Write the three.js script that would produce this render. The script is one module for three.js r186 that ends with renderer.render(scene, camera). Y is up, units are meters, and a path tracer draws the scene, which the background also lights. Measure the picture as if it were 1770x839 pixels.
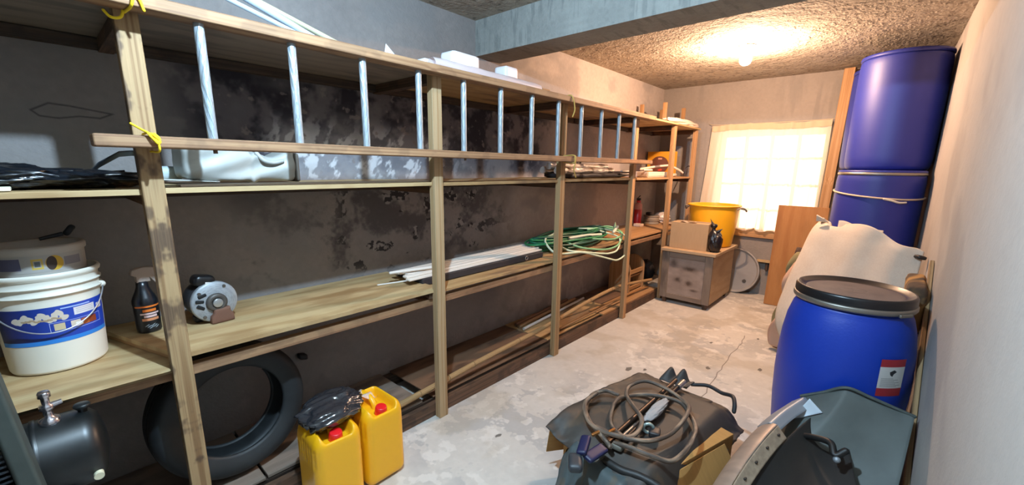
import * as THREE from 'three';
import { RoundedBoxGeometry } from 'three/addons/geometries/RoundedBoxGeometry.js';
import { mergeGeometries, mergeVertices } from 'three/addons/utils/BufferGeometryUtils.js';

// ---------------------------------------------------------------- camera, light, exposure
const scene = new THREE.Scene();
const FULLW = 1770, FULLH = 884.7, H = 1.55;            // the photograph is the upper part of a slightly taller frame
const camera = new THREE.PerspectiveCamera(62.94, FULLW / FULLH, 0.02, 60);
camera.rotation.order = 'YXZ';
camera.position.set(0, H, 0);
camera.rotation.set(-0.20929, 0.72405, 0.013796);
camera.setViewOffset(FULLW, FULLH, 0, 0, 1770, 839);
scene.add(camera);

scene.background = new THREE.Color(1.0, 0.97, 0.9);      // hazy white daylight outside the window
scene.backgroundIntensity = 11;
const sun = new THREE.DirectionalLight(0xfff0dc, 36);
sun.position.set(-3.6, 4.2, -13); sun.target.position.set(-1.2, 1.4, -5.9);
sun.shadow.radius = 2;
Object.assign(sun.shadow.camera, { left: -4, right: 4, top: 4, bottom: -4, near: 0.5, far: 20 });
scene.add(sun, sun.target);

const renderer = new THREE.WebGLRenderer({ antialias: true });
renderer.toneMapping = THREE.LinearToneMapping;
renderer.toneMappingExposure = 0.27;
renderer.shadowMap.enabled = true;
const WARM = { color: new THREE.Color(1.0, 0.64, 0.42), cd: 58, glow: 34 };
const COOL = { color: new THREE.Color(0.54, 0.775, 1.0), cd: 72, glow: 30 };

// ---------------------------------------------------------------- random numbers and noise
function rng(seed) { let a = seed >>> 0; return () => { a = (a + 0x6D2B79F5) | 0; let t = Math.imul(a ^ (a >>> 15), 1 | a); t = (t + Math.imul(t ^ (t >>> 7), 61 | t)) ^ t; return ((t ^ (t >>> 14)) >>> 0) / 4294967296; }; }
const TN = 256, TAB = new Float32Array(TN * TN); { const r = rng(77); for (let i = 0; i < TAB.length; i++) TAB[i] = r(); }
function vn(x, y) {
  const ix = Math.floor(x), iy = Math.floor(y); let fx = x - ix, fy = y - iy;
  fx = fx * fx * (3 - 2 * fx); fy = fy * fy * (3 - 2 * fy);
  const a = ix & 255, b = (ix + 1) & 255, c = (iy & 255) << 8, d = ((iy + 1) & 255) << 8;
  const p = TAB[c + a] + (TAB[c + b] - TAB[c + a]) * fx, q = TAB[d + a] + (TAB[d + b] - TAB[d + a]) * fx;
  return p + (q - p) * fy;
}
function fbm(x, y, o = 4) { let s = 0, a = 0.5, n = 0; for (let i = 0; i < o; i++) { s += a * vn(x, y); n += a; a *= 0.5; x = x * 2.03 + 17.3; y = y * 2.03 + 41.7; } return s / n; }
const sm = (a, b, x) => { const t = Math.min(1, Math.max(0, (x - a) / (b - a))); return t * t * (3 - 2 * t); };
const mix = (a, b, t) => a + (b - a) * t;
const mix3 = (a, b, t) => [mix(a[0], b[0], t), mix(a[1], b[1], t), mix(a[2], b[2], t)];
const hex = (h) => [(h >> 16 & 255) / 255, (h >> 8 & 255) / 255, (h & 255) / 255];

// ---------------------------------------------------------------- textures
// fn(u, v) gives a colour 0..1 (sRGB); draw(ctx) may add marks; canvas y grows with v
function tex(w, h, fn, draw, color = true) {
  const d = new Uint8Array(w * h * 4);
  for (let y = 0; y < h; y++) for (let x = 0; x < w; x++) {
    const c = fn((x + 0.5) / w, (y + 0.5) / h), i = (y * w + x) * 4;
    if (typeof c === 'number') d[i] = d[i + 1] = d[i + 2] = 255 * Math.min(1, Math.max(0, c));
    else for (let k = 0; k < 3; k++) d[i + k] = 255 * Math.min(1, Math.max(0, c[k]));
    d[i + 3] = 255;
  }
  let data = d;
  if (draw) {
    const cv = document.createElement('canvas'); cv.width = w; cv.height = h;
    const cx = cv.getContext('2d'), im = cx.createImageData(w, h);
    im.data.set(d); cx.putImageData(im, 0, 0); draw(cx, w, h);
    data = new Uint8Array(cx.getImageData(0, 0, w, h).data);
  }
  const t = new THREE.DataTexture(data, w, h);
  if (color) t.colorSpace = THREE.SRGBColorSpace;
  t.wrapS = t.wrapT = THREE.MirroredRepeatWrapping; t.magFilter = THREE.LinearFilter; t.minFilter = THREE.LinearMipmapLinearFilter; t.generateMipmaps = true; t.needsUpdate = true;
  return t;
}
function rep(t, mu, mv) { t.repeat.set(1 / mu, 1 / mv); return t; }
// flat print on a canvas (reads upright)
function print(w, h, draw) {
  const cv = document.createElement('canvas'); cv.width = w; cv.height = h; draw(cv.getContext('2d'), w, h);
  const t = new THREE.CanvasTexture(cv); t.colorSpace = THREE.SRGBColorSpace; return t;
}
const M = (o) => new THREE.MeshStandardMaterial(o), P = (o) => new THREE.MeshPhysicalMaterial(o);
const flat = (c, roughness = 0.7, metalness = 0, more = {}) => P({ color: c, roughness, metalness, ...more });

// timber: u runs along the grain, one tile is 2 m by 0.4 m
function wood(base, dark, { seed = 0, grain = 1, knots = 3, stain = 0, stainColor = 0x3a2a20, rough = 0.72 } = {}) {
  const a = hex(base), b = hex(dark), st = hex(stainColor), r = rng(seed + 5), K = [];
  for (let i = 0; i < knots; i++) K.push([r(), r(), 0.004 + r() * 0.006]);
  const s = seed * 13.7;
  const t = tex(1024, 256, (u, v) => {
    let bend = 0, kn = 0;
    for (const [ku, kv, kr] of K) { const dx = (u - ku) * 2, dy = (v - kv) * 0.4, q = (dx * dx * 0.3 + dy * dy) / (kr * kr); bend += 0.035 * Math.exp(-q / 6) * Math.sign(dy || 1); kn = Math.max(kn, Math.exp(-q * 1.3)); }
    const w = v + bend + 0.02 * (fbm(u * 5 + s, v * 3, 2) - 0.5);
    const g = fbm(u * 3 + s, w * 55 + s, 3), f = fbm(u * 26 + s, w * 210, 2), l = fbm(u * 4 + s, v * 5 + s, 3);
    let c = mix3(a, b, Math.min(1, grain * (0.75 * sm(0.38, 0.75, g) + 0.3 * (f - 0.3)) + 0.35 * (l - 0.4) + 0.9 * kn));
    if (stain) c = mix3(c, st, stain * sm(0.5, 0.64, fbm(u * 22 + s * 3, v * 5 + s, 4)) * (0.55 + 0.45 * f));
    return c;
  });
  const bump = tex(512, 128, (u, v) => fbm(u * 10 + s, v * 110 + s, 3), null, false);
  return M({ color: 0xdadada, map: rep(t, 2, 0.4), bumpMap: rep(bump, 2, 0.4), bumpScale: 0.0012, roughness: rough });
}
// plywood: broad figure, one tile 2.4 m by 1.2 m
function plywood(base, dark, { seed = 0, stain = 0.25, stainColor = 0x6b5140 } = {}) {
  const a = hex(base), b = hex(dark), st = hex(stainColor), s = seed * 9.1;
  return M({ color: 0xdadada, roughness: 0.7, map: rep(tex(1024, 512, (u, v) => {
    const w = v * 9 + 2.6 * fbm(u * 2.2 + s, v * 2.5 + s, 3), g = 0.5 + 0.5 * Math.sin(w * 6.28), f = fbm(u * 50 + s, v * 420, 2);
    const c = mix3(a, b, 0.5 * sm(0.4, 1, g) * fbm(u * 3, v * 6 + s, 2) + 0.35 * (f - 0.25) + 0.4 * (fbm(u * 5 + s, v * 7, 3) - 0.4));
    return mix3(c, st, stain * sm(0.5, 0.75, fbm(u * 9 + s * 2, v * 14 + s, 4)));
  }), 2.4, 1.2) });
}
const pine = wood(0xc9ad84, 0xa98458, { seed: 1 }), pineB = wood(0xbf9d70, 0x97744c, { seed: 2, knots: 5 });
const pineStained = wood(0xc2a073, 0x8f6a44, { seed: 3, knots: 6, stain: 0.85, stainColor: 0x4a3628 });
const pineOrange = wood(0xd0a374, 0xa97c4c, { seed: 4, knots: 5 });
const railWood = wood(0xb9916a, 0x8d6546, { seed: 5, knots: 3, stain: 0.2 });
const brownWood = wood(0x75543f, 0x48331f, { seed: 6, stain: 0.5, stainColor: 0x2a1d16 });
const darkWood = wood(0x5a4536, 0x33261c, { seed: 7, stain: 0.4, stainColor: 0x221812 });
const ply = plywood(0xdfc08e, 0xae834f, { seed: 1, stain: 0.42, stainColor: 0x8a6238 }), plyB = plywood(0xd3ad78, 0x9e7344, { seed: 2, stain: 0.5 });
const plyGrey = plywood(0x9c8a7a, 0x75655a, { seed: 3, stain: 0.4, stainColor: 0x4f443e }), plyBrown = plywood(0x8a684e, 0x5f4533, { seed: 4, stain: 0.5, stainColor: 0x3a2a20 });
const chestPly = plywood(0xd3b48e, 0xb08b62, { seed: 6, stain: 0.1 });
const orangePly = plywood(0xc88e52, 0xa96c35, { seed: 5, stain: 0.12, stainColor: 0x6d4522 });

const ZN = 1.3, ZF = -5.95, XL = -2.5, XR = 0.255, HC = 2.62;    // the room
const plasterBump = tex(1024, 1024, (u, v) => 0.6 * fbm(u * 24, v * 24, 4) + 0.4 * fbm(u * 120, v * 120, 3), null, false);
// left wall: grey cement render with mould, peeled paint and salt bloom where the photograph shows them
const leftMap = tex(2048, 768, (u, v) => {
  const z = ZN + (ZF - ZN) * u, y = v * HC;
  const n = fbm(z * 3.1 + 40, y * 3.1 + 9, 5), f = fbm(z * 40 + 60, y * 40, 3), m = fbm(z * 7 + 11, y * 7 + 5, 5);
  let c = mix3(hex(0x857e7a), hex(0xa49c96), 0.6 * n + 0.4 * f);
  c = mix3(c, mix3(hex(0xb0a69e), hex(0xcac0b8), 0.5 * n + 0.5 * f), sm(-2.5, -3.1, z + 0.5 * (m - 0.5)));  // far end: cleaner plaster, painted lighter still in place of window light
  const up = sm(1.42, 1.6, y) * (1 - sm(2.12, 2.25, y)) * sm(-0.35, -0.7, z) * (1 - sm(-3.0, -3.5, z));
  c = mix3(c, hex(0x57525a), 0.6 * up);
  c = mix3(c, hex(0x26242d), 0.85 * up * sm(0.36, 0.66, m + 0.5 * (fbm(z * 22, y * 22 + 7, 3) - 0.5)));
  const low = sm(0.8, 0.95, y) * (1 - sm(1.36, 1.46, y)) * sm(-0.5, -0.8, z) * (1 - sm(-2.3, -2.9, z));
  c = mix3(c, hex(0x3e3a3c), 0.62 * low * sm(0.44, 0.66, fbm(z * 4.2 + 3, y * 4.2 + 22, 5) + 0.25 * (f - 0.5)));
  const pit = low * sm(0.64, 0.66, fbm(z * 9 + 70, y * 12 + 2, 5)) * sm(-1.1, -1.3, z);
  c = mix3(c, hex(0x2a2728), 0.85 * pit);
  c = mix3(c, hex(0xb9b2ac), 0.8 * pit * sm(0.5, 0.6, fbm(z * 40 + 3, y * 40, 3)));
  const salt = sm(1.44, 1.5, y) * (1 - sm(1.66, 1.86, y)) * sm(-0.75, -0.95, z) * (1 - sm(-1.95, -2.3, z));
  c = mix3(c, hex(0xc9ccd2), 0.55 * salt);
  c = mix3(c, hex(0xf4f5f7), 0.9 * salt * sm(0.52, 0.66, fbm(z * 24 + y * 9 + 4, y * 16 + 8, 5)));
  const fl = up * sm(0.68, 0.76, fbm(z * 24 + 90, y * 24 + 33, 4)); c = mix3(c, hex(0x9a8d88), 0.7 * fl);
  c = mix3(c, hex(0x6f6a68), 0.35 * (1 - sm(0.1, 0.55, y)) * sm(0.4, 0.6, m));
  c = mix3(c, hex(0x8c8a88), 0.45 * sm(0.5, 0.66, fbm(z * 2.2 + 51, y * 3.2 + 14, 5)));
  return c;
}, (cx, w, h) => {                                                  // the ring-shaped crack at upper left
  const X = (z) => (z - ZN) / (ZF - ZN) * w, Y = (y) => y / HC * h;
  cx.strokeStyle = 'rgba(40,38,40,0.5)'; cx.lineWidth = 1.6; cx.beginPath();
  [[-0.03, 1.74], [-0.08, 1.77], [-0.14, 1.765], [-0.2, 1.755], [-0.26, 1.745], [-0.22, 1.725], [-0.16, 1.728], [-0.1, 1.715], [-0.05, 1.72]].forEach(([z, y], i) => i ? cx.lineTo(X(z), Y(y)) : cx.moveTo(X(z), Y(y)));
  cx.closePath(); cx.stroke();
});
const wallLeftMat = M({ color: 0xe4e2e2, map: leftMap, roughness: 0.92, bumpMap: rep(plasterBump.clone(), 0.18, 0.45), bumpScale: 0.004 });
// other walls: smoother plaster, tile 2 m
const plasterMap = tex(1024, 1024, (u, v) => {
  const n = fbm(u * 6, v * 6, 5), s = fbm(u * 22 + 9, v * 3 + 4, 4), f = fbm(u * 90, v * 90, 3);
  return mix3(mix3(hex(0x98918b), hex(0xb3aaa2), 0.65 * n + 0.35 * f), hex(0x8d8986), 0.45 * sm(0.5, 0.68, s) * sm(0.4, 0.6, n));
});
const plasterMat = M({ color: 0xdedede, map: rep(plasterMap, 2, 2), roughness: 0.9, bumpMap: rep(plasterBump.clone(), 1.2, 1.2), bumpScale: 0.004 });
const rightMap = tex(1024, 512, (u, v) => {
  const z = ZN + (ZF - ZN) * u, y = v * HC;
  const n = fbm(z * 1.6 + 7, y * 2 + 3, 5), s = fbm(z * 1.7 + y * 1.1 + 5, y * 1.3 - z * 0.3 + 8, 4), f = fbm(z * 34, y * 34, 3);
  return mix3(mix3(hex(0xbab2aa), hex(0xccc4bb), 0.6 * n + 0.4 * f), hex(0xa29d98), 0.55 * sm(0.5, 0.7, s));
});
const wallRightMat = M({ color: 0xdcdcdc, map: rightMap, roughness: 0.85, bumpMap: rep(plasterBump.clone(), 0.16, 0.4), bumpScale: 0.0015 });
const ceilBump = tex(1024, 1024, (u, v) => 0.5 * fbm(u * 26, v * 26, 4) + 0.25 * sm(0.55, 0.8, fbm(u * 60 + 5, v * 60, 3)) + 0.3 * fbm(u * 130, v * 130, 3), null, false);
const ceilMap = tex(1024, 1024, (u, v) => {
  const n = fbm(u * 8, v * 8, 5), f = fbm(u * 60, v * 60, 4), p = fbm(u * 44 + 5, v * 44, 3);
  return mix3(mix3(hex(0x958b7f), hex(0xc2b6a2), 0.5 * n + 0.5 * f), hex(0x5f564c), 0.5 * sm(0.62, 0.76, p) + 0.2 * sm(0.5, 0.7, n));
});
const ceilingMat = M({ color: 0xffffff, map: rep(ceilMap, 1.6, 1.6), roughness: 0.95, bumpMap: rep(ceilBump, 1.6, 1.6), bumpScale: 0.013 });
const beamMap = tex(1024, 512, (u, v) => {
  const n = fbm(u * 10, v * 5, 5), s = fbm(u * 60, v * 5 + 3, 3), f = fbm(u * 80, v * 40, 3);
  return mix3(mix3(hex(0x8f8f8a), hex(0xb7b8b0), 0.6 * n + 0.4 * f), hex(0x6d706f), 0.35 * sm(0.58, 0.75, s) * sm(0.4, 0.6, n));
});
const beamMat = M({ color: 0xd8d8d8, map: rep(beamMap, 1.6, 0.8), roughness: 0.9, bumpMap: rep(plasterBump.clone(), 0.8, 0.8), bumpScale: 0.006 });
// floor: worn cement with pale scuffs, damp patches, and the long crack
const floorMap = tex(1024, 2048, (u, v) => {
  const x = XL + u * (XR - XL), z = ZF + v * (ZN - ZF);
  const n = fbm(x * 2.2 + 30, z * 2.2 + 60, 5), f = fbm(x * 34, z * 34 + 9, 3), m = fbm(x * 4.6 + 8, z * 4.6 + 3, 5);
  let c = mix3(hex(0xb9b3ab), hex(0xd1cac0), 0.5 * n + 0.5 * f);
  c = mix3(c, hex(0x989695), 0.5 * sm(0.5, 0.56, m + 0.3 * (f - 0.5)) * sm(0.42, 0.6, n));
  c = mix3(c, hex(0xdcd6cd), 0.6 * sm(0.6, 0.68, fbm(x * 15 + 3, z * 15 + 71, 5)) * sm(0.38, 0.5, n));
  c = mix3(c, hex(0x9c8d78), 0.32 * sm(0.54, 0.7, fbm(x * 3.3 + 90, z * 3.3 + 17, 4)));
  return c;
}, (cx, w, h) => {
  const X = (x) => (x - XL) / (XR - XL) * w, Y = (z) => (z - ZF) / (ZN - ZF) * h, r = rng(9);
  cx.strokeStyle = 'rgba(70,60,54,0.8)'; cx.lineWidth = 1.6; cx.beginPath();
  let p = [-0.72, -2.35]; cx.moveTo(X(p[0]), Y(p[1]));
  for (let i = 0; i < 26; i++) { p = [p[0] - 0.006 + (r() - 0.5) * 0.035, p[1] - 0.075]; cx.lineTo(X(p[0]), Y(p[1])); }
  cx.stroke();
  for (const [x, z, s] of [[-0.86, -2.62, 9], [-1.32, -2.9, 7], [-1.22, -2.98, 4], [-0.86, -3.35, 6], [-0.55, -3.6, 6], [-1.0, -3.9, 4], [-1.5, -1.6, 4], [-0.7, -4.3, 5]]) { cx.fillStyle = 'rgba(66,62,58,0.7)'; cx.beginPath(); for (let i = 0; i < 9; i++) cx.lineTo(X(x) + s * (0.5 + r()) * Math.cos(i * 0.7), Y(z) + s * 1.5 * (0.4 + r()) * Math.sin(i * 0.7)); cx.fill(); }
});
const floorMat = M({ color: 0xffffff, map: floorMap, roughness: 0.78, bumpMap: rep(plasterBump.clone(), 0.45, 0.18), bumpScale: 0.0025 });

// ---------------------------------------------------------------- building helpers
const used = {};
function numbered(n) { used[n] = (used[n] ?? -1) + 1; return used[n] ? n + '_' + String(used[n]).padStart(3, '0') : n; }
function thing(name, label, category, [x, y, z] = [0, 0, 0], turn = 0, group) {
  const o = new THREE.Group(); o.name = numbered(name); o.position.set(x, y, z); o.rotation.y = turn;
  o.userData = { label, category }; if (group) o.userData.group = group;
  scene.add(o); return o;
}
function add(parent, name, geo, mat, pos, rot, label) {
  const m = new THREE.Mesh(geo, mat); m.name = parent === scene ? numbered(name) : name;
  if (pos) m.position.set(...pos); if (rot) m.rotation.set(...rot);
  if (label) m.userData.label = label;
  parent.add(m); return m;
}
function lone(name, geo, mat, label, category, pos, rot, group) {      // a thing that is one mesh
  const m = add(scene, name, geo, mat, pos, rot); m.userData = { label, category }; if (group) m.userData.group = group; return m;
}
function struct(name, geo, mat, pos) { const m = add(scene, name, geo, mat, pos); m.userData.kind = 'structure'; return m; }
let uvShift = 0;
function uvBox(g) {                                                     // uv in metres, u along the longest side
  g = g.index ? g.toNonIndexed() : g; g.computeBoundingBox();
  const s = g.boundingBox.getSize(new THREE.Vector3()).toArray(), L = s.indexOf(Math.max(...s));
  const p = g.attributes.position, n = g.attributes.normal, uv = new Float32Array(p.count * 2); uvShift += 0.37;
  for (let i = 0; i < p.count; i++) {
    const q = [p.getX(i), p.getY(i), p.getZ(i)], m = [Math.abs(n.getX(i)), Math.abs(n.getY(i)), Math.abs(n.getZ(i))], k = m.indexOf(Math.max(...m));
    let a, b; if (k === L) { a = (L + 1) % 3; b = (L + 2) % 3; uv[2 * i] = q[a] * 0.3 + uvShift; } else { a = L; b = 3 - L - k; uv[2 * i] = q[a] + uvShift; }
    uv[2 * i + 1] = q[b] + uvShift * 1.7 + k * 0.13;
  }
  g.setAttribute('uv', new THREE.BufferAttribute(uv, 2)); return g;
}
const box = (w, h, d, r = 0.003) => uvBox(new RoundedBoxGeometry(w, h, d, 1, Math.min(r, w / 2.1, h / 2.1, d / 2.1)));
// box given by its two corners, in room coordinates
function slab(parent, name, mat, [x0, x1], [y0, y1], [z0, z1], r, label) {
  return add(parent, name, box(Math.abs(x1 - x0), Math.abs(y1 - y0), Math.abs(z1 - z0), r), mat, [(x0 + x1) / 2, (y0 + y1) / 2, (z0 + z1) / 2], null, label);
}
// square bar between two points
function barGeo(a, b, w, h, r = 0.003) {
  const A = new THREE.Vector3(...a), B = new THREE.Vector3(...b), d = B.clone().sub(A), g = box(w, h, d.length(), r);
  const m = new THREE.Matrix4().lookAt(B, A, new THREE.Vector3(0, 1, 0.001)); m.setPosition(A.add(B).multiplyScalar(0.5));
  return g.applyMatrix4(m);
}
function tube(pts, r, seg = 64, rad = 8, closed = false) {
  const c = new THREE.CatmullRomCurve3(pts.map((p) => new THREE.Vector3(...p)), closed, 'centripetal'), g = new THREE.TubeGeometry(c, seg, r, rad, closed);
  if (closed) return g;
  const caps = [0, 1].map((t) => { const q = c.getPoint(t); return new THREE.SphereGeometry(r, rad, 5).translate(q.x, q.y, q.z); });
  return mergeGeometries([g, ...caps]);
}
function rodGeo(a, b, r0, r1 = r0, rad = 14) {
  const A = new THREE.Vector3(...a), B = new THREE.Vector3(...b), d = B.clone().sub(A), g = new THREE.CylinderGeometry(r1, r0, d.length(), rad, 1);
  g.applyQuaternion(new THREE.Quaternion().setFromUnitVectors(new THREE.Vector3(0, 1, 0), d.clone().normalize()));
  const c = A.add(B).multiplyScalar(0.5); return g.translate(c.x, c.y, c.z);
}
const lathe = (pts, seg = 48) => new THREE.LatheGeometry(pts.map(([x, y]) => new THREE.Vector2(x, y)), seg);
// thick sheet: f(u, v) gives the middle surface
function sheet(nu, nv, f, t = 0.004, mu = 1, mv = 1) {
  const P3 = (u, v) => new THREE.Vector3(...f(u, v)), pos = [], uv = [], idx = [], e = 1e-3, W = nu + 1;
  for (const side of [1, -1]) for (let j = 0; j <= nv; j++) for (let i = 0; i <= nu; i++) {
    const u = i / nu, v = j / nv, p = P3(u, v);
    const du = P3(Math.min(1, u + e), v).sub(P3(Math.max(0, u - e), v)), dv = P3(u, Math.min(1, v + e)).sub(P3(u, Math.max(0, v - e)));
    const n = du.cross(dv).normalize().multiplyScalar(side * t / 2); p.add(n); pos.push(p.x, p.y, p.z); uv.push(u * mu, v * mv);
  }
  const N = W * (nv + 1);
  for (let j = 0; j < nv; j++) for (let i = 0; i < nu; i++) { const a = j * W + i; idx.push(a, a + 1, a + W + 1, a, a + W + 1, a + W, N + a, N + a + W + 1, N + a + 1, N + a, N + a + W, N + a + W + 1); }
  const edge = (a, b) => idx.push(a, N + a, N + b, a, N + b, b);
  for (let i = 0; i < nu; i++) { edge(i, i + 1); edge(nv * W + i + 1, nv * W + i); }
  for (let j = 0; j < nv; j++) { edge((j + 1) * W, j * W); edge(j * W + nu, (j + 1) * W + nu); }
  const g = new THREE.BufferGeometry(); g.setAttribute('position', new THREE.Float32BufferAttribute(pos, 3)); g.setAttribute('uv', new THREE.Float32BufferAttribute(uv, 2)); g.setIndex(idx); g.computeVertexNormals(); return g;
}
// single layer of cloth or film
function layer(nu, nv, f) {
  const pos = [], uv = [], idx = [];
  for (let j = 0; j <= nv; j++) for (let i = 0; i <= nu; i++) { pos.push(...f(i / nu, j / nv)); uv.push(i / nu, j / nv); }
  for (let j = 0; j < nv; j++) for (let i = 0; i < nu; i++) { const a = j * (nu + 1) + i, b = a + nu + 1; idx.push(a, b, a + 1, b, b + 1, a + 1); }
  const g = new THREE.BufferGeometry(); g.setAttribute('position', new THREE.Float32BufferAttribute(pos, 3)); g.setAttribute('uv', new THREE.Float32BufferAttribute(uv, 2)); g.setIndex(idx); g.computeVertexNormals(); return g;
}
// soft box: evenly divided box with rounded edges, then moved by fn(vector)
function soft(w, h, d, r, n, fn) {
  let g = new THREE.BoxGeometry(w, h, d, n[0], n[1], n[2]); g.deleteAttribute('normal'); g.deleteAttribute('uv'); g = mergeVertices(g, 1e-5);
  const p = g.attributes.position, v = new THREE.Vector3(), c = new THREE.Vector3(), uv = [];
  for (let i = 0; i < p.count; i++) {
    v.fromBufferAttribute(p, i);
    c.set(Math.max(-w / 2 + r, Math.min(w / 2 - r, v.x)), Math.max(-h / 2 + r, Math.min(h / 2 - r, v.y)), Math.max(-d / 2 + r, Math.min(d / 2 - r, v.z)));
    const o = v.clone().sub(c); if (o.lengthSq() > 1e-12) v.copy(c).add(o.normalize().multiplyScalar(r));
    if (fn) fn(v);
    uv.push(v.x + v.z * 0.7, v.y + v.z * 0.3); p.setXYZ(i, v.x, v.y, v.z);
  }
  g.setAttribute('uv', new THREE.Float32BufferAttribute(uv, 2)); g.computeVertexNormals(); return g;
}
const n3 = (x, y, z) => fbm(x + z * 0.71 + 31, y + z * 0.53 + 17, 3) - 0.5;
function blob(a, b, c, amp, freq, seed = 0, det = 40) {               // crumpled ellipsoid
  const g = new THREE.SphereGeometry(1, det, det >> 1), p = g.attributes.position;
  for (let i = 0; i < p.count; i++) {
    const x = p.getX(i), y = p.getY(i), z = p.getZ(i), ridge = 1 - 2 * Math.abs(n3(x * freq + seed, y * freq + seed, z * freq)), k = 1 + amp * (ridge - 0.8) + amp * 0.8 * n3(x * freq * 2.3 + seed, y * freq * 2.3, z * freq * 2.3 + seed);
    p.setXYZ(i, x * a * k, y * b * k, z * c * k);
  }
  g.computeVertexNormals(); return g;
}
function patch(r0, r1, h, a0, a1, seg = 24) {                          // label wrapped on a round body
  const g = new THREE.CylinderGeometry(r1, r0, h, seg, 1, true, a0, a1 - a0); return g;
}

// ================================================================ the setting
function uvWall(g, f) { const p = g.attributes.position, uv = new Float32Array(p.count * 2); for (let i = 0; i < p.count; i++) { const [a, b] = f(p.getX(i), p.getY(i), p.getZ(i)); uv[2 * i] = a; uv[2 * i + 1] = b; } g.setAttribute('uv', new THREE.BufferAttribute(uv, 2)); return g; }
const room = (x0, x1, y0, y1, z0, z1, f) => uvWall(new THREE.BoxGeometry(x1 - x0, y1 - y0, z1 - z0).translate((x0 + x1) / 2, (y0 + y1) / 2, (z0 + z1) / 2), f);
struct('floor', room(XL - 0.2, XR + 0.2, -0.15, 0, ZF - 0.2, ZN + 0.2, (x, y, z) => [(x - XL) / (XR - XL), (z - ZF) / (ZN - ZF)]), floorMat);
struct('ceiling', room(XL - 0.2, XR + 0.2, HC, HC + 0.15, ZF - 0.2, ZN + 0.2, (x, y, z) => [x, z]), ceilingMat);
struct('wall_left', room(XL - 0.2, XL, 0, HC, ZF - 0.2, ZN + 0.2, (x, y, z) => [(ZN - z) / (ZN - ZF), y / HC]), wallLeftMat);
struct('wall_right', room(XR, XR + 0.2, 0, HC, ZF - 0.2, ZN + 0.2, (x, y, z) => [(ZN - z) / (ZN - ZF), y / HC]), wallRightMat);
struct('wall_front', room(XL, XR, 0, HC, ZN, ZN + 0.2, (x, y, z) => [x, y]), M({ color: 0x4a443e, map: rep(plasterMap.clone(), 2, 2), roughness: 0.9 }));
const WX0 = -1.7, WX1 = -0.62, WY0 = 0.84, WY1 = 2.06;              // window opening
{
  const s = new THREE.Shape([[XL, 0], [XR, 0], [XR, HC], [XL, HC]].map((p) => new THREE.Vector2(...p)));
  s.holes.push(new THREE.Path([[WX0, WY0], [WX0, WY1], [WX1, WY1], [WX1, WY0]].map((p) => new THREE.Vector2(...p))));
  struct('wall_back', new THREE.ExtrudeGeometry(s, { depth: 0.2, bevelEnabled: false }), plasterMat, [0, 0, ZF - 0.2]);
}
struct('trim_1', room(XL, XR, 2.37, HC, -2.655, -2.375, (x, y, z) => [x, y - z]), beamMat);     // the concrete beam across the ceiling
{
  const w = new THREE.Group(); w.name = 'window_1'; w.userData.kind = 'structure'; scene.add(w);
  const steel = flat(0x8d8a80, 0.6), glass = P({ color: 0xffffff, roughness: 0.05, transmission: 1, thickness: 0, ior: 1.45 });
  const z = ZF - 0.1;
  slab(w, 'window_frame', steel, [WX0, WX1], [WY0, WY0 + 0.04], [z - 0.02, z + 0.02]); slab(w, 'window_frame', steel, [WX0, WX1], [WY1 - 0.04, WY1], [z - 0.02, z + 0.02]);
  const nx = 4, ny = 4, cw = (WX1 - WX0) / nx, ch = (WY1 - WY0) / ny;
  for (let i = 0; i <= nx; i++) slab(w, 'mullion', steel, [WX0 + i * cw - 0.015, WX0 + i * cw + 0.015], [WY0, WY1], [z - 0.018, z + 0.018]);
  for (let j = 1; j < ny; j++) slab(w, 'glazing_bar', steel, [WX0, WX1], [WY0 + j * ch - 0.01, WY0 + j * ch + 0.01], [z - 0.015, z + 0.015]);
  for (let i = 0; i < nx; i++) for (let j = 0; j < ny; j++) add(w, 'pane', new THREE.PlaneGeometry(cw - 0.03, ch - 0.02), glass, [WX0 + (i + 0.5) * cw, WY0 + (j + 0.5) * ch, z]);
  slab(w, 'window_sill', pineOrange, [-1.82, -0.55], [0.725, 0.83], [ZF, ZF + 0.045], 0.004);
  slab(w, 'sill_board', pineOrange, [-1.82, -0.55], [0.83, 0.845], [ZF - 0.07, ZF + 0.06], 0.004);
}
// ================================================================ lamps
function lamp(label, at, L) {
  const t = thing('light_bulb', label, 'light bulb', at);
  add(t, 'holder', lathe([[0, 0], [0.066, 0], [0.068, -0.01], [0.04, -0.018], [0.021, -0.02], [0.02, -0.046], [0, -0.046]], 24), flat(0xd8cdbb, 0.5));
  add(t, 'glass_bulb', lathe([[0, -0.152], [0.02, -0.149], [0.037, -0.138], [0.046, -0.118], [0.047, -0.1], [0.04, -0.08], [0.026, -0.062], [0.018, -0.047], [0, -0.047]], 28).scale(1.08, 1.14, 1.08).translate(0, 0.006, 0), M({ color: 0xffffff, emissive: L.color.clone().lerp(new THREE.Color(1, 1, 1), 0.35), emissiveIntensity: L.glow, roughness: 0.4 }));
  const p = new THREE.PointLight(L.color, L.cd, 0, 2); p.position.set(0, -0.136, 0); p.shadow.radius = 1.1; p.castShadow = true; p.shadow.bias = -0.002; t.add(p);
}
lamp('glowing warm bulb in a white holder on the rough ceiling', [-1.105, HC, -4.32], WARM);
lamp('cool white bulb on the ceiling of the near bay, above the ladder', [-0.85, HC, -0.52], COOL);

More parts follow.
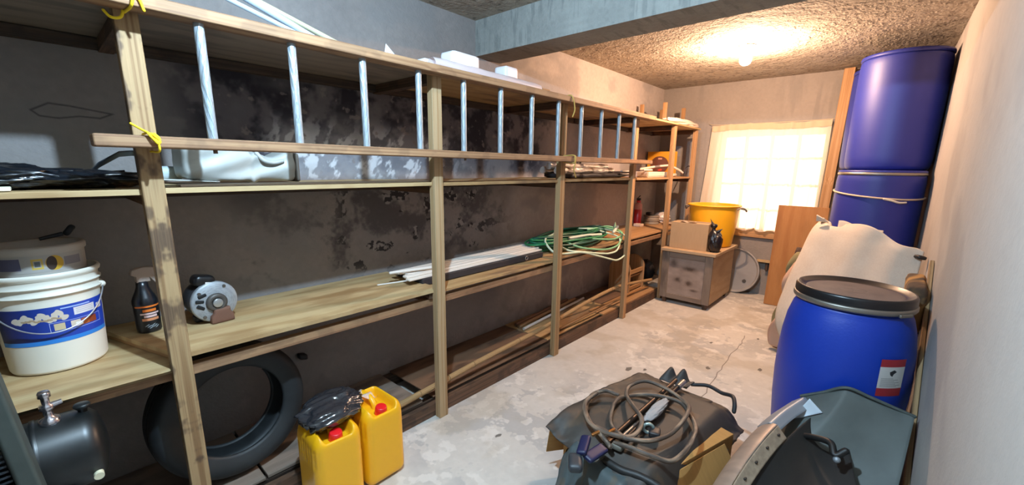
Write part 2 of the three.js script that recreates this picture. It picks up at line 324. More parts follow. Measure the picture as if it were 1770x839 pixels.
// ================================================================ curtain
{
  const t = thing('curtain', 'sheer cream curtain strung across the bright window', 'curtain', [0, 0, 0]);
  const cloth = P({ color: 0xffeed4, roughness: 1, transmission: 0.5, thickness: 0, side: THREE.DoubleSide });
  const X0 = -1.8, X1 = -0.56;
  add(t, 'cloth', layer(180, 30, (u, v) => {
    const x = mix(X0, X1, u), fold = 0.010 * Math.sin(u * 74 + 2 * Math.sin(u * 9)) + 0.012 * Math.sin(u * 31 + 1.3) + 0.006 * Math.sin(u * 150 + v * 2), sag = 0.012 * Math.sin(Math.PI * u * 2) - 0.008 * Math.abs(Math.sin(u * 18));
    const y = mix(2.1 + sag, 0.815 + 0.012 * Math.sin(u * 40), v) - 0.02 * (1 - u) * (1 - v);
    return [x - 0.06 * v * (1 - u) + 0.01 * Math.sin(v * 5 + u * 20) * v, y, ZF + 0.062 + fold * (0.35 + 0.65 * v) + 0.02 * v];
  }), cloth);
  add(t, 'header_tape', sheet(90, 3, (u, v) => [mix(X0, X1, u), 2.115 - 0.07 * v + 0.012 * Math.sin(Math.PI * u * 2) - 0.008 * Math.abs(Math.sin(u * 18)) - 0.02 * (1 - u), ZF + 0.072 + 0.006 * Math.sin(u * 74 + 2 * Math.sin(u * 9))], 0.001), P({ color: 0xd9c2a0, roughness: 1, transmission: 0.2, thickness: 0, side: THREE.DoubleSide }));
  add(t, 'hanging_cord', tube([[X0 - 0.06, 2.13, ZF + 0.01], [X0, 2.112, ZF + 0.05], [-1.2, 2.105, ZF + 0.062], [X1, 2.115, ZF + 0.05], [X1 + 0.05, 2.13, ZF + 0.01]], 0.003, 40, 6), flat(0xcbb58f));
}
// ================================================================ storage rack along the left wall
const PZ = [[0.92, 0.98], [-0.3, -0.237], [-1.535, -1.471], [-2.74, -2.676], [-3.96, -3.9], [-4.93, -4.868], [-5.63, -5.572]];
{
  const t = thing('storage_rack', 'long timber rack with three plywood tiers along the left wall', 'shelving rack');
  const mats = [pineB, pineStained, pine, pineB, pineOrange, pineOrange, pineOrange], FX = -1.905;
  PZ.forEach(([a, b], i) => slab(t, 'post', mats[i], [-1.928, -1.882], [0, i < 6 ? 2.035 : 2.03], [a, b], 0.004));
  // top tier
  const seams = [1.2, -0.27, -1.5, -2.71, -3.93, -4.9, -5.655], tops = [plyGrey, plyGrey, plyB, plyB, ply, ply];
  for (let i = 0; i < 6; i++) slab(t, 'top_board', tops[i], [-2.495, -1.861], [2.036, 2.054], [seams[i] - 0.002, seams[i + 1] + 0.002], 0.002);
  for (let i = 0; i < 3; i++) slab(t, 'rear_ledger', darkWood, [-2.498, -2.455], [1.992, 2.035], [[1.2, -1.49, -3.7][i], [-1.5, -3.69, -5.66][i]]);
  PZ.forEach(([a, b]) => slab(t, 'top_bearer', brownWood, [-2.49, -1.93], [1.985, 2.035], [a + 0.002, b - 0.012]));
  // middle tier
  const mid = [ply, ply, plyB, ply, pineOrange, pineOrange], my = [0, 0.003, 0, 0.002, -0.002, 0];
  for (let i = 0; i < 6; i++) slab(t, 'middle_board', mid[i], [-2.495, FX], [1.438 + my[i], 1.458 + my[i]], [seams[i] - 0.003, seams[i + 1] + 0.003], 0.002);
  PZ.forEach(([a, b]) => slab(t, 'middle_bearer', brownWood, [-2.49, -1.93], [1.395, 1.436], [a + 0.002, b - 0.012]));
  for (let i = 0; i < 3; i++) slab(t, 'rear_ledger', darkWood, [-2.498, -2.46], [1.395, 1.436], [[1.2, -1.49, -3.7][i], [-1.5, -3.69, -5.66][i]]);
  // bench tier: plywood sheets, the second laid over the end of the first
  add(t, 'bench_board', uvWall(sheet(12, 2, (u, v) => [mix(-2.49, -1.9, v), 0.787, mix(1.2, -0.285, u)], 0.018, 1, 1), (x, y, z) => [z, x]), ply);
  {
    const s = new THREE.Shape([[-2.49, -0.09], [-1.915, -0.27], [-1.915, -1.52], [-2.49, -1.52]].map(([x, z]) => new THREE.Vector2(x, z)));
    const g = new THREE.ExtrudeGeometry(s, { depth: 0.018, bevelEnabled: false });
    g.rotateX(Math.PI / 2); g.translate(0, 0.8345, 0);
    add(t, 'bench_board', uvWall(g, (x, y, z) => [z, x]), ply);
    add(t, 'bench_cleat', barGeo([-2.48, 0.8062, -0.115], [-1.925, 0.8062, -0.287], 0.03, 0.0195), pineOrange);
    slab(t, 'bench_cleat', brownWood, [-2.48, -1.93], [0.775, 0.816], [-1.48, -1.45]);
  }
  const bs = [-1.497, -2.71, -3.93, -5.655], by = [0.801, 0.812, 0.816], bm = [plyB, plyB, pineOrange], bx = [-1.93, -1.94, -1.945];
  for (let i = 0; i < 3; i++) slab(t, 'bench_board', bm[i], [-2.495, bx[i]], [by[i] - 0.003, by[i] + 0.015], [bs[i] - 0.003, bs[i + 1] + 0.003], 0.002);
  const rz = [1.2, -1.5, -2.71, -3.93, -4.9], ry = [0.728, 0.728, 0.742, 0.748];
  for (let i = 0; i < 4; i++) slab(t, 'front_rail', railWood, [-1.985, -1.945], [ry[i], ry[i] + 0.043], [rz[i] - 0.002, rz[i + 1] + 0.002]);
  slab(t, 'front_rail', railWood, [-1.985, -1.945], [0.748, 0.79], [-4.902, -5.65]);
  PZ.forEach(([a, b], i) => { if (i < 6) slab(t, 'bench_bearer', brownWood, [-2.49, -1.99], [0.73, i < 2 ? 0.772 : 0.8], [a + 0.002, b - 0.012]); });
  for (let i = 0; i < 3; i++) slab(t, 'rear_ledger', darkWood, [-2.498, -2.455], [0.715, 0.77], [[1.2, -1.49, -3.7][i], [-1.5, -3.69, -5.66][i]]);
  // low deck just above the floor
  slab(t, 'deck_rail', brownWood, [-1.965, -1.932], [0, 0.088], [1.2, -2.7]); slab(t, 'deck_rail', brownWood, [-1.965, -1.932], [0.0, 0.095], [-2.702, -4.95]);
  slab(t, 'deck_rail', darkWood, [-2.03, -1.992], [0.0, 0.085], [1.2, -4.95]); slab(t, 'deck_rail', darkWood, [-2.49, -2.45], [0, 0.085], [1.2, -4.95]);
  slab(t, 'deck_board', plyGrey, [-2.49, -1.985], [0.09, 0.104], [1.2, -0.52]); slab(t, 'deck_board', plyGrey, [-2.49, -1.99], [0.09, 0.108], [-0.53, -1.42]);
  slab(t, 'deck_board', plyBrown, [-2.49, -1.985], [0.09, 0.1], [-1.5, -2.72]); slab(t, 'deck_board', plyB, [-2.49, -1.99], [0.092, 0.104], [-2.725, -3.9]);
  slab(t, 'deck_board', pineOrange, [-2.12, -1.95], [0.096, 0.116], [-3.6, -4.93]); slab(t, 'deck_board', plyBrown, [-2.49, -2.15], [0.09, 0.104], [-3.91, -4.93]);
}
// ================================================================ ladder tied to the front of the rack
{
  const t = thing('ladder', 'long wooden ladder with galvanised pipe rungs tied sideways to the rack', 'ladder');
  const lx = -1.815, lower = [0.038, 1.613], upper = [0.04, 2.028];
  for (const [h, y, z0, z1] of [[lower[0], lower[1], -0.132, -4.08], [upper[0], upper[1], -0.02, -4.09]]) slab(t, 'rail', railWood, [-1.858, -1.772], [y - h / 2, y + h / 2], [z0, z1], 0.006);
  const galv = P({ color: 0x98a2a8, metalness: 0.5, roughness: 0.5, bumpMap: rep(tex(256, 256, (u, v) => 0.5 * sm(0.45, 0.6, (u * 3 + v * 3) % 1) + 0.5 * fbm(u * 12, v * 12, 3), null, false), 0.5, 0.5), bumpScale: 0.002 });
  const g = new THREE.CylinderGeometry(0.0155, 0.0155, 0.395, 20, 1);
  for (let i = 0; i < 12; i++) add(t, 'rung', g, galv, [lx, 1.8225, -0.443 - i * 0.2975], [0, i * 1.3, 0]);
  const peg = new THREE.CylinderGeometry(0.007, 0.007, 0.012, 10); for (const i of [0, 4, 8]) add(t, 'peg_end', peg, flat(0x6a5140), [lx + 0.01, 1.588, -0.443 - i * 0.2975]);
}
const yellowRope = flat(0xe8c81c, 0.8), oliveRope = flat(0xc2a558, 0.8);
function rope(label, parts, mat, r = 0.0045) { const t = thing('rope', label, 'rope', [0, 0, 0], 0, 'ropes that tie the ladder to the rack'); parts.forEach(([n, p]) => add(t, n, tube(p, r, 60, 7), mat)); }
rope('bright yellow rope at the top of the nearest post', [['strand', [[-1.86, 2.0, -0.215], [-1.85, 1.982, -0.228], [-1.848, 1.986, -0.25], [-1.84, 2.02, -0.262], [-1.775, 2.045, -0.275], [-1.766, 2.03, -0.288], [-1.768, 2.0, -0.297]]], ['strand', [[-1.86, 2.05, -0.25], [-1.81, 2.054, -0.27], [-1.766, 2.05, -0.278], [-1.766, 2.01, -0.27], [-1.85, 2.004, -0.262]]]], yellowRope, 0.0042);
rope('bright yellow rope knotted round the lower rail at the nearest post', [['strand', [[-1.765, 1.665, -0.222], [-1.762, 1.648, -0.246], [-1.764, 1.634, -0.268], [-1.762, 1.612, -0.28], [-1.765, 1.588, -0.282], [-1.87, 1.584, -0.275]]], ['strand', [[-1.875, 1.64, -0.262], [-1.79, 1.64, -0.258], [-1.764, 1.64, -0.258], [-1.76, 1.622, -0.268], [-1.759, 1.611, -0.28], [-1.764, 1.622, -0.286], [-1.77, 1.638, -0.276]]], ['knot', [[-1.762, 1.632, -0.262], [-1.757, 1.62, -0.27], [-1.759, 1.608, -0.279], [-1.763, 1.614, -0.286], [-1.76, 1.628, -0.276], [-1.764, 1.638, -0.268]]]], yellowRope, 0.0036);
rope('faded yellow rope hanging from the upper rail at the fourth post', [['strand', [[-1.86, 2.052, -2.63], [-1.78, 2.053, -2.625], [-1.764, 2.03, -2.63], [-1.768, 1.985, -2.655], [-1.77, 1.955, -2.662], [-1.775, 1.91, -2.645]]]], oliveRope, 0.0045);
rope('faded yellow rope on the lower rail at the fourth post', [['strand', [[-1.86, 1.634, -2.69], [-1.766, 1.636, -2.69], [-1.764, 1.61, -2.694], [-1.766, 1.588, -2.695], [-1.78, 1.54, -2.7], [-1.8, 1.48, -2.76]]], ['strand', [[-1.86, 1.59, -2.68], [-1.766, 1.59, -2.684], [-1.762, 1.615, -2.682], [-1.766, 1.637, -2.68], [-1.86, 1.637, -2.675]]]], oliveRope, 0.0045);

// ================================================================ blue drums
const blue = P({ color: 0x0f38a6, roughness: 0.46, clearcoat: 0.1, clearcoatRoughness: 0.4, bumpMap: rep(tex(256, 256, (u, v) => fbm(u * 30, v * 30, 4), null, false), 0.2, 0.25), bumpScale: 0.0004 });
const blueDeep = P({ color: 0x1f2b84, roughness: 0.5, clearcoat: 0.1, clearcoatRoughness: 0.5 });
const zinc = flat(0x9a958c, 0.4, 0.8), blackPl = P({ color: 0x17171a, roughness: 0.35, clearcoat: 0.3 });
{
  const t = thing('open_top_drum', 'bulging blue plastic drum with black lid and steel clamp ring, standing in the foreground', 'drum', [-0.055, 0, -2.74]);
  add(t, 'barrel_body', lathe([[0, 0], [0.235, 0], [0.255, 0.02], [0.262, 0.06], [0.272, 0.16], [0.283, 0.3], [0.289, 0.45], [0.288, 0.56], [0.281, 0.68], [0.268, 0.78], [0.25, 0.848], [0.238, 0.874], [0.238, 0.9], [0, 0.9]], 72), blue);
  add(t, 'clamp_ring', lathe([[0.236, 0.893], [0.25, 0.892], [0.2545, 0.9], [0.2545, 0.914], [0.25, 0.921], [0.238, 0.921]], 72), zinc);
  const latch = add(t, 'clamp_lever', box(0.07, 0.016, 0.012, 0.004), zinc, [0.205, 0.9, 0.16], [0, 0.9, 0]);
  const lid = add(t, 'lid', lathe([[0.248, 0.921], [0.25, 0.925], [0.249, 0.955], [0.243, 0.966], [0.236, 0.966], [0.222, 0.95], [0.2, 0.9445], [0.198, 0.9445], [0, 0.9445]], 72), blackPl);
  const dusty = M({ map: tex(256, 256, (u, v) => mix3(hex(0x4a4140), hex(0x6a5c56), fbm(u * 9, v * 9, 5))), roughness: 0.75 });
  add(lid, 'lid_panel', lathe([[0.203, 0.9455], [0.19, 0.948], [0.06, 0.949], [0.055, 0.952], [0, 0.952]], 64), dusty);
  const lab = print(256, 384, (c, w, h) => {
    c.fillStyle = '#d8d5cf'; c.fillRect(0, 0, w, h); c.fillStyle = '#a82c34'; c.fillRect(0, 0, w, 78); c.fillRect(0, 300, w, 84);
    c.fillStyle = '#2b2b2e'; c.beginPath(); c.moveTo(96, 130); c.lineTo(140, 108); c.lineTo(168, 128); c.lineTo(140, 150); c.lineTo(128, 178); c.lineTo(104, 160); c.fill();
    c.fillStyle = '#8d8a86'; for (let i = 0; i < 7; i++) c.fillRect(24, 196 + i * 14, 120 + (i * 53) % 90, 5);
  });
  add(t, 'drum_label', new THREE.CylinderGeometry(0.2872, 0.2888, 0.185, 20, 1, true, 0.56, 0.42), M({ map: lab, roughness: 0.5 }), [0, 0.605, 0]);
}
function tallDrum(label, at, turn, open) {
  const t = thing('tall_drum', label, 'drum', at, turn, 'tall blue drums stacked by the right wall');
  add(t, 'barrel_body', lathe([[0, 0], [0.25, 0], [0.272, 0.012], [0.281, 0.035], [0.287, 0.08], [0.288, 0.12], [0.29, 0.46], [0.29, 0.5], [0.288, 0.84], [0.284, 0.885], [0.278, 0.893], [0.278, 0.9], [0, 0.9]], 72), blueDeep);
  if (open) { add(t, 'clamp_ring', lathe([[0.277, 0.893], [0.287, 0.895], [0.2885, 0.905], [0.285, 0.915], [0.277, 0.916]], 64), zinc); add(t, 'lid', lathe([[0.283, 0.9165], [0.284, 0.93], [0.27, 0.934], [0.262, 0.922], [0, 0.922]], 64), blueDeep); }
  else { add(t, 'rim', lathe([[0.2785, 0.898], [0.288, 0.9], [0.29, 0.912], [0.286, 0.926], [0.276, 0.93], [0.262, 0.918], [0.262, 0.905]], 64), blueDeep); add(t, 'bung', lathe([[0.0, 0.925], [0.032, 0.925], [0.036, 0.918], [0.036, 0.9], [0, 0.9]], 20), blueDeep, [0.15, 0, 0]); }
  return t;
}
const LZ = -4.72, LY = 0.63;
tallDrum('dark blue drum on top of the stack, nearest the ceiling', [-0.046, LY + 0.936, LZ - 0.2], 0.4);
tallDrum('blue drum under the topmost drum, with a pale cord round its middle', [-0.062, LY, LZ], 1.2, true);
tallDrum('blue drum half hidden behind the topmost drum', [-0.125, LY + 0.936, LZ - 0.79], 2.4);
tallDrum('blue drum behind the lower drum, beside the tall plank', [-0.1, LY, LZ - 0.75], 0.1, true);
{
  const t = thing('wooden_stand', 'low timber stand hidden under the stack of blue drums', 'stand');
  for (const x of [-0.38, 0.19]) for (const z of [LZ + 0.26, LZ - 1.0]) slab(t, 'leg', brownWood, [x, x + 0.05], [0, 0.59], [z - 0.05, z]);
  for (let i = 0; i < 9; i++) slab(t, 'slat', darkWood, [-0.4, 0.245], [0.59, 0.63], [LZ + 0.27 - i * 0.143, LZ + 0.14 - i * 0.143]);
}
{
  const pts = []; for (let i = 0; i <= 40; i++) { const a = i / 40 * Math.PI * 2, r = 0.2955; pts.push([-0.062 + r * Math.cos(a), LY + 0.74 - 0.02 * Math.cos(a + 0.3) - 0.028 * Math.sin(a), LZ + r * Math.sin(a)]); }
  const t = thing('cord', 'pale cord tied slackly round the lower blue drum', 'cord');
  add(t, 'strand', tube(pts, 0.007, 120, 7), flat(0xc9b49a, 0.7));
  add(t, 'loose_end', tube([[-0.01, LY + 0.712, LZ + 0.297], [0.04, LY + 0.7, LZ + 0.287], [0.08, LY + 0.688, LZ + 0.275], [0.12, LY + 0.69, LZ + 0.25]], 0.008, 24, 7), flat(0xd9cbb8, 0.6));
}

// ================================================================ far end: chest and what stands on it
{
  const t = thing('wooden_chest', 'plywood chest with a smudged panelled front under the window', 'chest');
  const cm = chestPly, panel = M({ roughness: 0.8, map: tex(512, 512, (u, v) => {
    let c = mix3(hex(0xa8968a), hex(0x86766c), fbm(u * 5, v * 9, 4));
    const sp = (a, b, rx, ry) => Math.exp(-(((u - a) / rx) ** 2 + ((v - b) / ry) ** 2)) * (0.5 + fbm(u * 14, v * 14, 3));
    return mix3(c, hex(0x46362c), Math.min(0.85, 0.9 * (sp(0.3, 0.42, 0.09, 0.06) + sp(0.6, 0.74, 0.17, 0.06) + sp(0.6, 0.36, 0.08, 0.06) + sp(0.75, 0.2, 0.1, 0.03) + 0.7 * sp(0.15, 0.85, 0.1, 0.1))));
  }) });
  const X0 = -1.862, X1 = -1.302, Z0 = -4.775, Z1 = -5.6, B = 0.062, T = 0.62;
  const frame = plyGrey;
  slab(t, 'front_stile', frame, [X0, X0 + 0.08], [B, T], [Z0 - 0.022, Z0]); slab(t, 'front_stile', frame, [X1 - 0.08, X1], [B, T], [Z0 - 0.022, Z0]);
  slab(t, 'front_rail', frame, [X0 + 0.081, X1 - 0.081], [B, B + 0.055], [Z0 - 0.022, Z0 - 0.001]); slab(t, 'front_rail', frame, [X0 + 0.081, X1 - 0.081], [T - 0.07, T], [Z0 - 0.022, Z0 - 0.001]);
  add(t, 'front_panel', new THREE.BoxGeometry(X1 - X0 - 0.15, T - B - 0.11, 0.008), panel, [(X0 + X1) / 2, (T + B) / 2 - 0.008, Z0 - 0.018]);
  slab(t, 'side_panel', cm, [X1 - 0.02, X1], [B, T], [Z1, Z0 - 0.023]); slab(t, 'side_panel', cm, [X0, X0 + 0.02], [B, T], [Z1, Z0 - 0.023]);
  slab(t, 'back_panel', cm, [X0 + 0.021, X1 - 0.021], [B, T], [Z1, Z1 + 0.015]); slab(t, 'bottom_panel', cm, [X0 + 0.021, X1 - 0.021], [B, B + 0.015], [Z1 + 0.016, Z0 - 0.023]);
  slab(t, 'chest_top', chestPly, [X0 - 0.016, X1 + 0.03], [T + 0.001, T + 0.036], [Z1 - 0.02, Z0 + 0.03], 0.006);
  for (const x of [X0 + 0.03, X1 - 0.07]) for (const z of [Z0 - 0.06, Z1 + 0.03]) slab(t, 'foot', brownWood, [x, x + 0.04], [0, B - 0.001], [z, z + 0.04]);
}
{
  const t = thing('cardboard_box', 'open tan cardboard box on the front of the wooden chest', 'box', [-1.62, 0.657, -4.965], 0.05); t.scale.setScalar(0.95);
  const cb = M({ color: 0xb79a78, roughness: 0.85, map: rep(tex(256, 256, (u, v) => mix3([0.93, 0.92, 0.9], [1, 1, 1], 0.5 * fbm(u * 40, v * 6, 3) + 0.5 * fbm(u * 5, v * 5, 3))), 0.4, 0.4) });
  slab(t, 'front_wall', cb, [-0.215, 0.215], [0, 0.315], [0.12, 0.125]); slab(t, 'back_wall', cb, [-0.215, 0.215], [0, 0.315], [-0.125, -0.12]);
  slab(t, 'side_wall', cb, [-0.215, -0.21], [0, 0.315], [-0.119, 0.119]); slab(t, 'side_wall', cb, [0.21, 0.215], [0, 0.315], [-0.119, 0.119]);
  slab(t, 'base', cb, [-0.209, 0.209], [0, 0.005], [-0.119, 0.119]);
  add(t, 'flap', box(0.42, 0.004, 0.1), cb, [0, 0.31, 0.07], [0.12, 0, 0]); add(t, 'flap', box(0.42, 0.004, 0.1), cb, [0, 0.31, -0.07], [-0.1, 0, 0]);
  add(t, 'packing_tape', sheet(14, 3, (u, v) => [mix(-0.12, 0.06, u), 0.322 + 0.006 * Math.sin(u * 9), mix(0.03, 0.1, v)], 0.001), P({ color: 0xfff2e2, roughness: 0.15, clearcoat: 1 }));
}
{
  const t = thing('storage_tub', 'big yellow plastic tub with rope handles on the wooden chest', 'tub', [-1.52, 0.657, -5.36]);
  const y = P({ color: 0xf2b01e, roughness: 0.45, clearcoat: 0.15 });
  add(t, 'tub_body', lathe([[0, 0.004], [0.2, 0], [0.222, 0.006], [0.23, 0.02], [0.262, 0.3], [0.272, 0.43], [0.275, 0.47], [0.292, 0.474], [0.296, 0.482], [0.292, 0.49], [0.27, 0.492], [0.264, 0.485], [0.258, 0.43], [0.24, 0.26], [0.216, 0.03], [0, 0.02]], 56), y);
  const rp = flat(0x8d8172, 0.9);
  add(t, 'rope_handle', tube([[0.275, 0.45, 0.08], [0.315, 0.47, 0.075], [0.345, 0.455, 0.04], [0.35, 0.43, 0], [0.335, 0.44, -0.05], [0.275, 0.45, -0.08]], 0.009, 40, 8), rp);
  add(t, 'rope_handle', tube([[-0.275, 0.45, 0.08], [-0.31, 0.46, 0.06], [-0.325, 0.42, 0], [-0.31, 0.45, -0.06], [-0.275, 0.45, -0.08]], 0.009, 40, 8), rp);
}
{
  const t = thing('plastic_bag', 'knotted black plastic bag standing between the cardboard box and the yellow tub', 'bag', [-1.338, 0.657, -4.9]); t.scale.setScalar(0.95);
  const b = P({ color: 0x17151a, roughness: 0.35, clearcoat: 0.4, clearcoatRoughness: 0.3 });
  add(t, 'bag_body', blob(0.075, 0.135, 0.085, 0.28, 2.3, 4).translate(0, 0.115, 0), b);
  add(t, 'bag_neck', lathe([[0.062, 0.19], [0.035, 0.235], [0.018, 0.262], [0.02, 0.275], [0.035, 0.29], [0.04, 0.31], [0.03, 0.325], [0, 0.32]], 20), b, [-0.015, 0, 0], [0, 0, 0.06]);
  add(t, 'bag_ear', new THREE.ConeGeometry(0.018, 0.09, 7), b, [-0.06, 0.345, 0], [0, 0, 0.5]); add(t, 'bag_ear', new THREE.ConeGeometry(0.02, 0.06, 7), b, [0.045, 0.262, 0.01], [0, 0, -0.9]);
}
{
  const g = lathe([[0, 0], [0.25, 0.004], [0.262, 0.01], [0.268, 0.022], [0.28, 0.026], [0.288, 0.018], [0.288, 0.004], [0.28, -0.012], [0.26, -0.014], [0, -0.012]], 64);
  const t = thing('drum_lid', 'round grey metal drum lid leaning on the wall beside the chest', 'lid', [-1.325, 0.286, -5.84]);
  t.rotation.set(-0.13, 0, 0); g.rotateX(Math.PI / 2);
  add(t, 'disc', g, M({ metalness: 0.3, roughness: 0.6, map: rep(tex(256, 256, (u, v) => mix3(hex(0x8f8b88), hex(0xb4afaa), fbm(u * 7, v * 7, 5))), 1, 1) }));
  add(t, 'bung_hole', new THREE.CylinderGeometry(0.022, 0.022, 0.008, 18).rotateX(Math.PI / 2), flat(0x4a4440), [0.13, -0.12, 0.008]);
}
{
  const t = thing('wall_shelf', 'low pale board on brackets beneath the window sill', 'shelf');
  slab(t, 'board', ply, [-1.1, -0.6], [0.43, 0.452], [-5.945, -5.87]); for (const x of [-1.0, -0.75]) slab(t, 'bracket', darkWood, [x, x + 0.03], [0.33, 0.43], [-5.949, -5.89]);
}
lone('tall_plank', barGeo([-0.505, 0.0, -5.66], [-0.47, 2.6, -5.79], 0.098, 0.045), pineOrange, 'tall orange pine plank standing from floor to ceiling beside the drums', 'plank');
lone('plywood_panel', box(0.47, 1.165, 0.018), orangePly, 'upright orange plywood panel leaning below the right edge of the window', 'panel', [-0.67, 0.583, -5.6], [-0.07, 0.05, 0]);
// layered sheets behind the beige lining
for (const [i, label, mat, x, w, h, dz] of [
  [0, 'brown hardboard sheet leaning right behind the orange plywood panel', brownWood, -0.45, 0.3, 0.86, -4.37],
  [1, 'olive foam slab squeezed between the hardboard and the beige lining', flat(0x7d7350, 0.95), -0.46, 0.28, 0.84, -4.27],
  [2, 'pink quilted slab just behind the beige lining', flat(0xc09a82, 0.95), -0.44, 0.3, 0.78, -4.16]]) {
  lone(['hardboard_sheet', 'foam_slab', 'quilted_slab'][i], soft(w, h, i ? 0.06 : 0.02, i ? 0.025 : 0.008, [10, 24, 2], (v) => { const k = i ? 0.018 : 0.003; v.z += k * Math.sin(v.y * 19 + i * 2) + k * n3(v.x * 9, v.y * 9, i * 5); v.x += k * 1.4 * Math.sin(v.y * 14 + i); }), mat, label, ['board', 'foam', 'quilt'][i], [x + 0.03, h / 2 + 0.02, dz], [-0.1, 0.06, -0.1]);
}
{
  const t = thing('headliner', 'large beige moulded car roof lining leaning against the stacked drums', 'car lining');
  const felt = M({ roughness: 1, map: rep(tex(512, 512, (u, v) => { const c = mix3(hex(0xc6b3a0), hex(0xdaccb9), 0.6 * fbm(u * 9, v * 9, 4) + 0.4 * fbm(u * 120, v * 120, 2)); return mix3(c, hex(0x8f7a68), 0.6 * sm(0.5, 0.9, Math.exp(-(((u - 0.32) / 0.08) ** 2 + ((v - 1.08) / 0.03) ** 2)) * (0.6 + fbm(u * 20, v * 20, 3)))); }), 1, 1) });
  // u from left to right, v from the floor up
  const L = [[-0.30, 0.02, -3.72], [-0.52, 0.34, -3.84], [-0.51, 0.62, -3.95], [-0.45, 0.9, -4.04], [-0.40, 1.1, -4.1], [-0.345, 1.185, -4.14]];
  const R = [[0.17, 0.02, -3.3], [0.2, 0.34, -3.42], [0.21, 0.6, -3.52], [0.215, 0.82, -3.58], [0.225, 0.98, -3.63], [0.232, 1.045, -3.66]];
  const cl = new THREE.CatmullRomCurve3(L.map((p) => new THREE.Vector3(...p))), cr = new THREE.CatmullRomCurve3(R.map((p) => new THREE.Vector3(...p)));
  add(t, 'lining', sheet(48, 48, (u, v) => {
    const top = 0.985 + 0.015 * sm(0.05, 0.0, u), cut = v > 0.93 ? (u > 0.1 && u < 0.22 ? -0.035 * sm(0.93, 0.97, v) : 0) : 0;
    const a = cl.getPoint(v * top), b = cr.getPoint(v * top), p = a.lerp(b, u), bulge = 0.10 * Math.sin(Math.PI * u) * (0.5 + 0.5 * v) + 0.03 * Math.sin(v * 6 + u * 3) * Math.sin(Math.PI * u);
    return [p.x + bulge * 0.35, p.y + cut + 0.045 * Math.sin(Math.PI * u) * v - 0.02 * Math.sin(u * 11) * sm(0.8, 1, v), p.z + bulge + 0.012 * Math.sin(u * 18) * v];
  }, 0.014, 1, 1.2), felt);
  add(t, 'folded_edge', sheet(20, 4, (u, v) => { const x = mix(-0.24, 0.02, u); return [x, 1.185 - 0.18 * (x + 0.24) * 0.7 - 0.055 * v + 0.006 * Math.sin(u * 12), -4.06 + 0.5 * (x + 0.24) * 0.9 + 0.035 + 0.02 * v + 0.012]; }, 0.008), felt);
  add(t, 'torn_corner', sheet(8, 8, (u, v) => [-0.385 + 0.08 * u * (1 - 0.4 * v), 1.165 + 0.05 * v * (1 - 0.5 * u), -4.06 + 0.02 * v + 0.03 * u], 0.008), felt);
  const clip = flat(0x1d1a1c, 0.5);
  add(t, 'clip', soft(0.05, 0.025, 0.05, 0.01, [4, 3, 4]), clip, [0.215, 1.03, -3.62], [0, 0.5, -0.2]); add(t, 'clip', soft(0.04, 0.02, 0.03, 0.008, [4, 3, 4]), clip, [-0.35, 1.175, -4.09]);
}
lone('foam_block', soft(0.085, 0.26, 0.3, 0.025, [6, 10, 12], (v) => { v.x += 0.015 * n3(v.y * 12, v.z * 12, 3); }), M({ roughness: 0.95, map: rep(tex(128, 128, (u, v) => mix3(hex(0xa67c46), hex(0x4a3a2c), sm(0.4, 0.6, fbm(u * 4, v * 4, 4)))), 0.4, 0.4) }), 'scorched brown foam block wedged behind the black drum lid by the wall', 'foam', [0.195, 0.85, -3.12], [0.1, 0, 0.04]);
{
  const t = thing('side_table', 'small dark crate under the brown foam block behind the front drum', 'crate');
  slab(t, 'crate_top', darkWood, [0.13, 0.24], [0.68, 0.705], [-3.32, -3.05]); for (const x of [0.135, 0.21]) for (const z of [-3.31, -3.085]) slab(t, 'leg', darkWood, [x, x + 0.025], [0, 0.68], [z, z + 0.025]);
}
lone('batten', barGeo([0.244, 0.014, -1.98], [0.244, 1.06, -3.26], 0.018, 0.04), pineB, 'narrow brown batten leaning along the right wall past the front drum', 'batten');

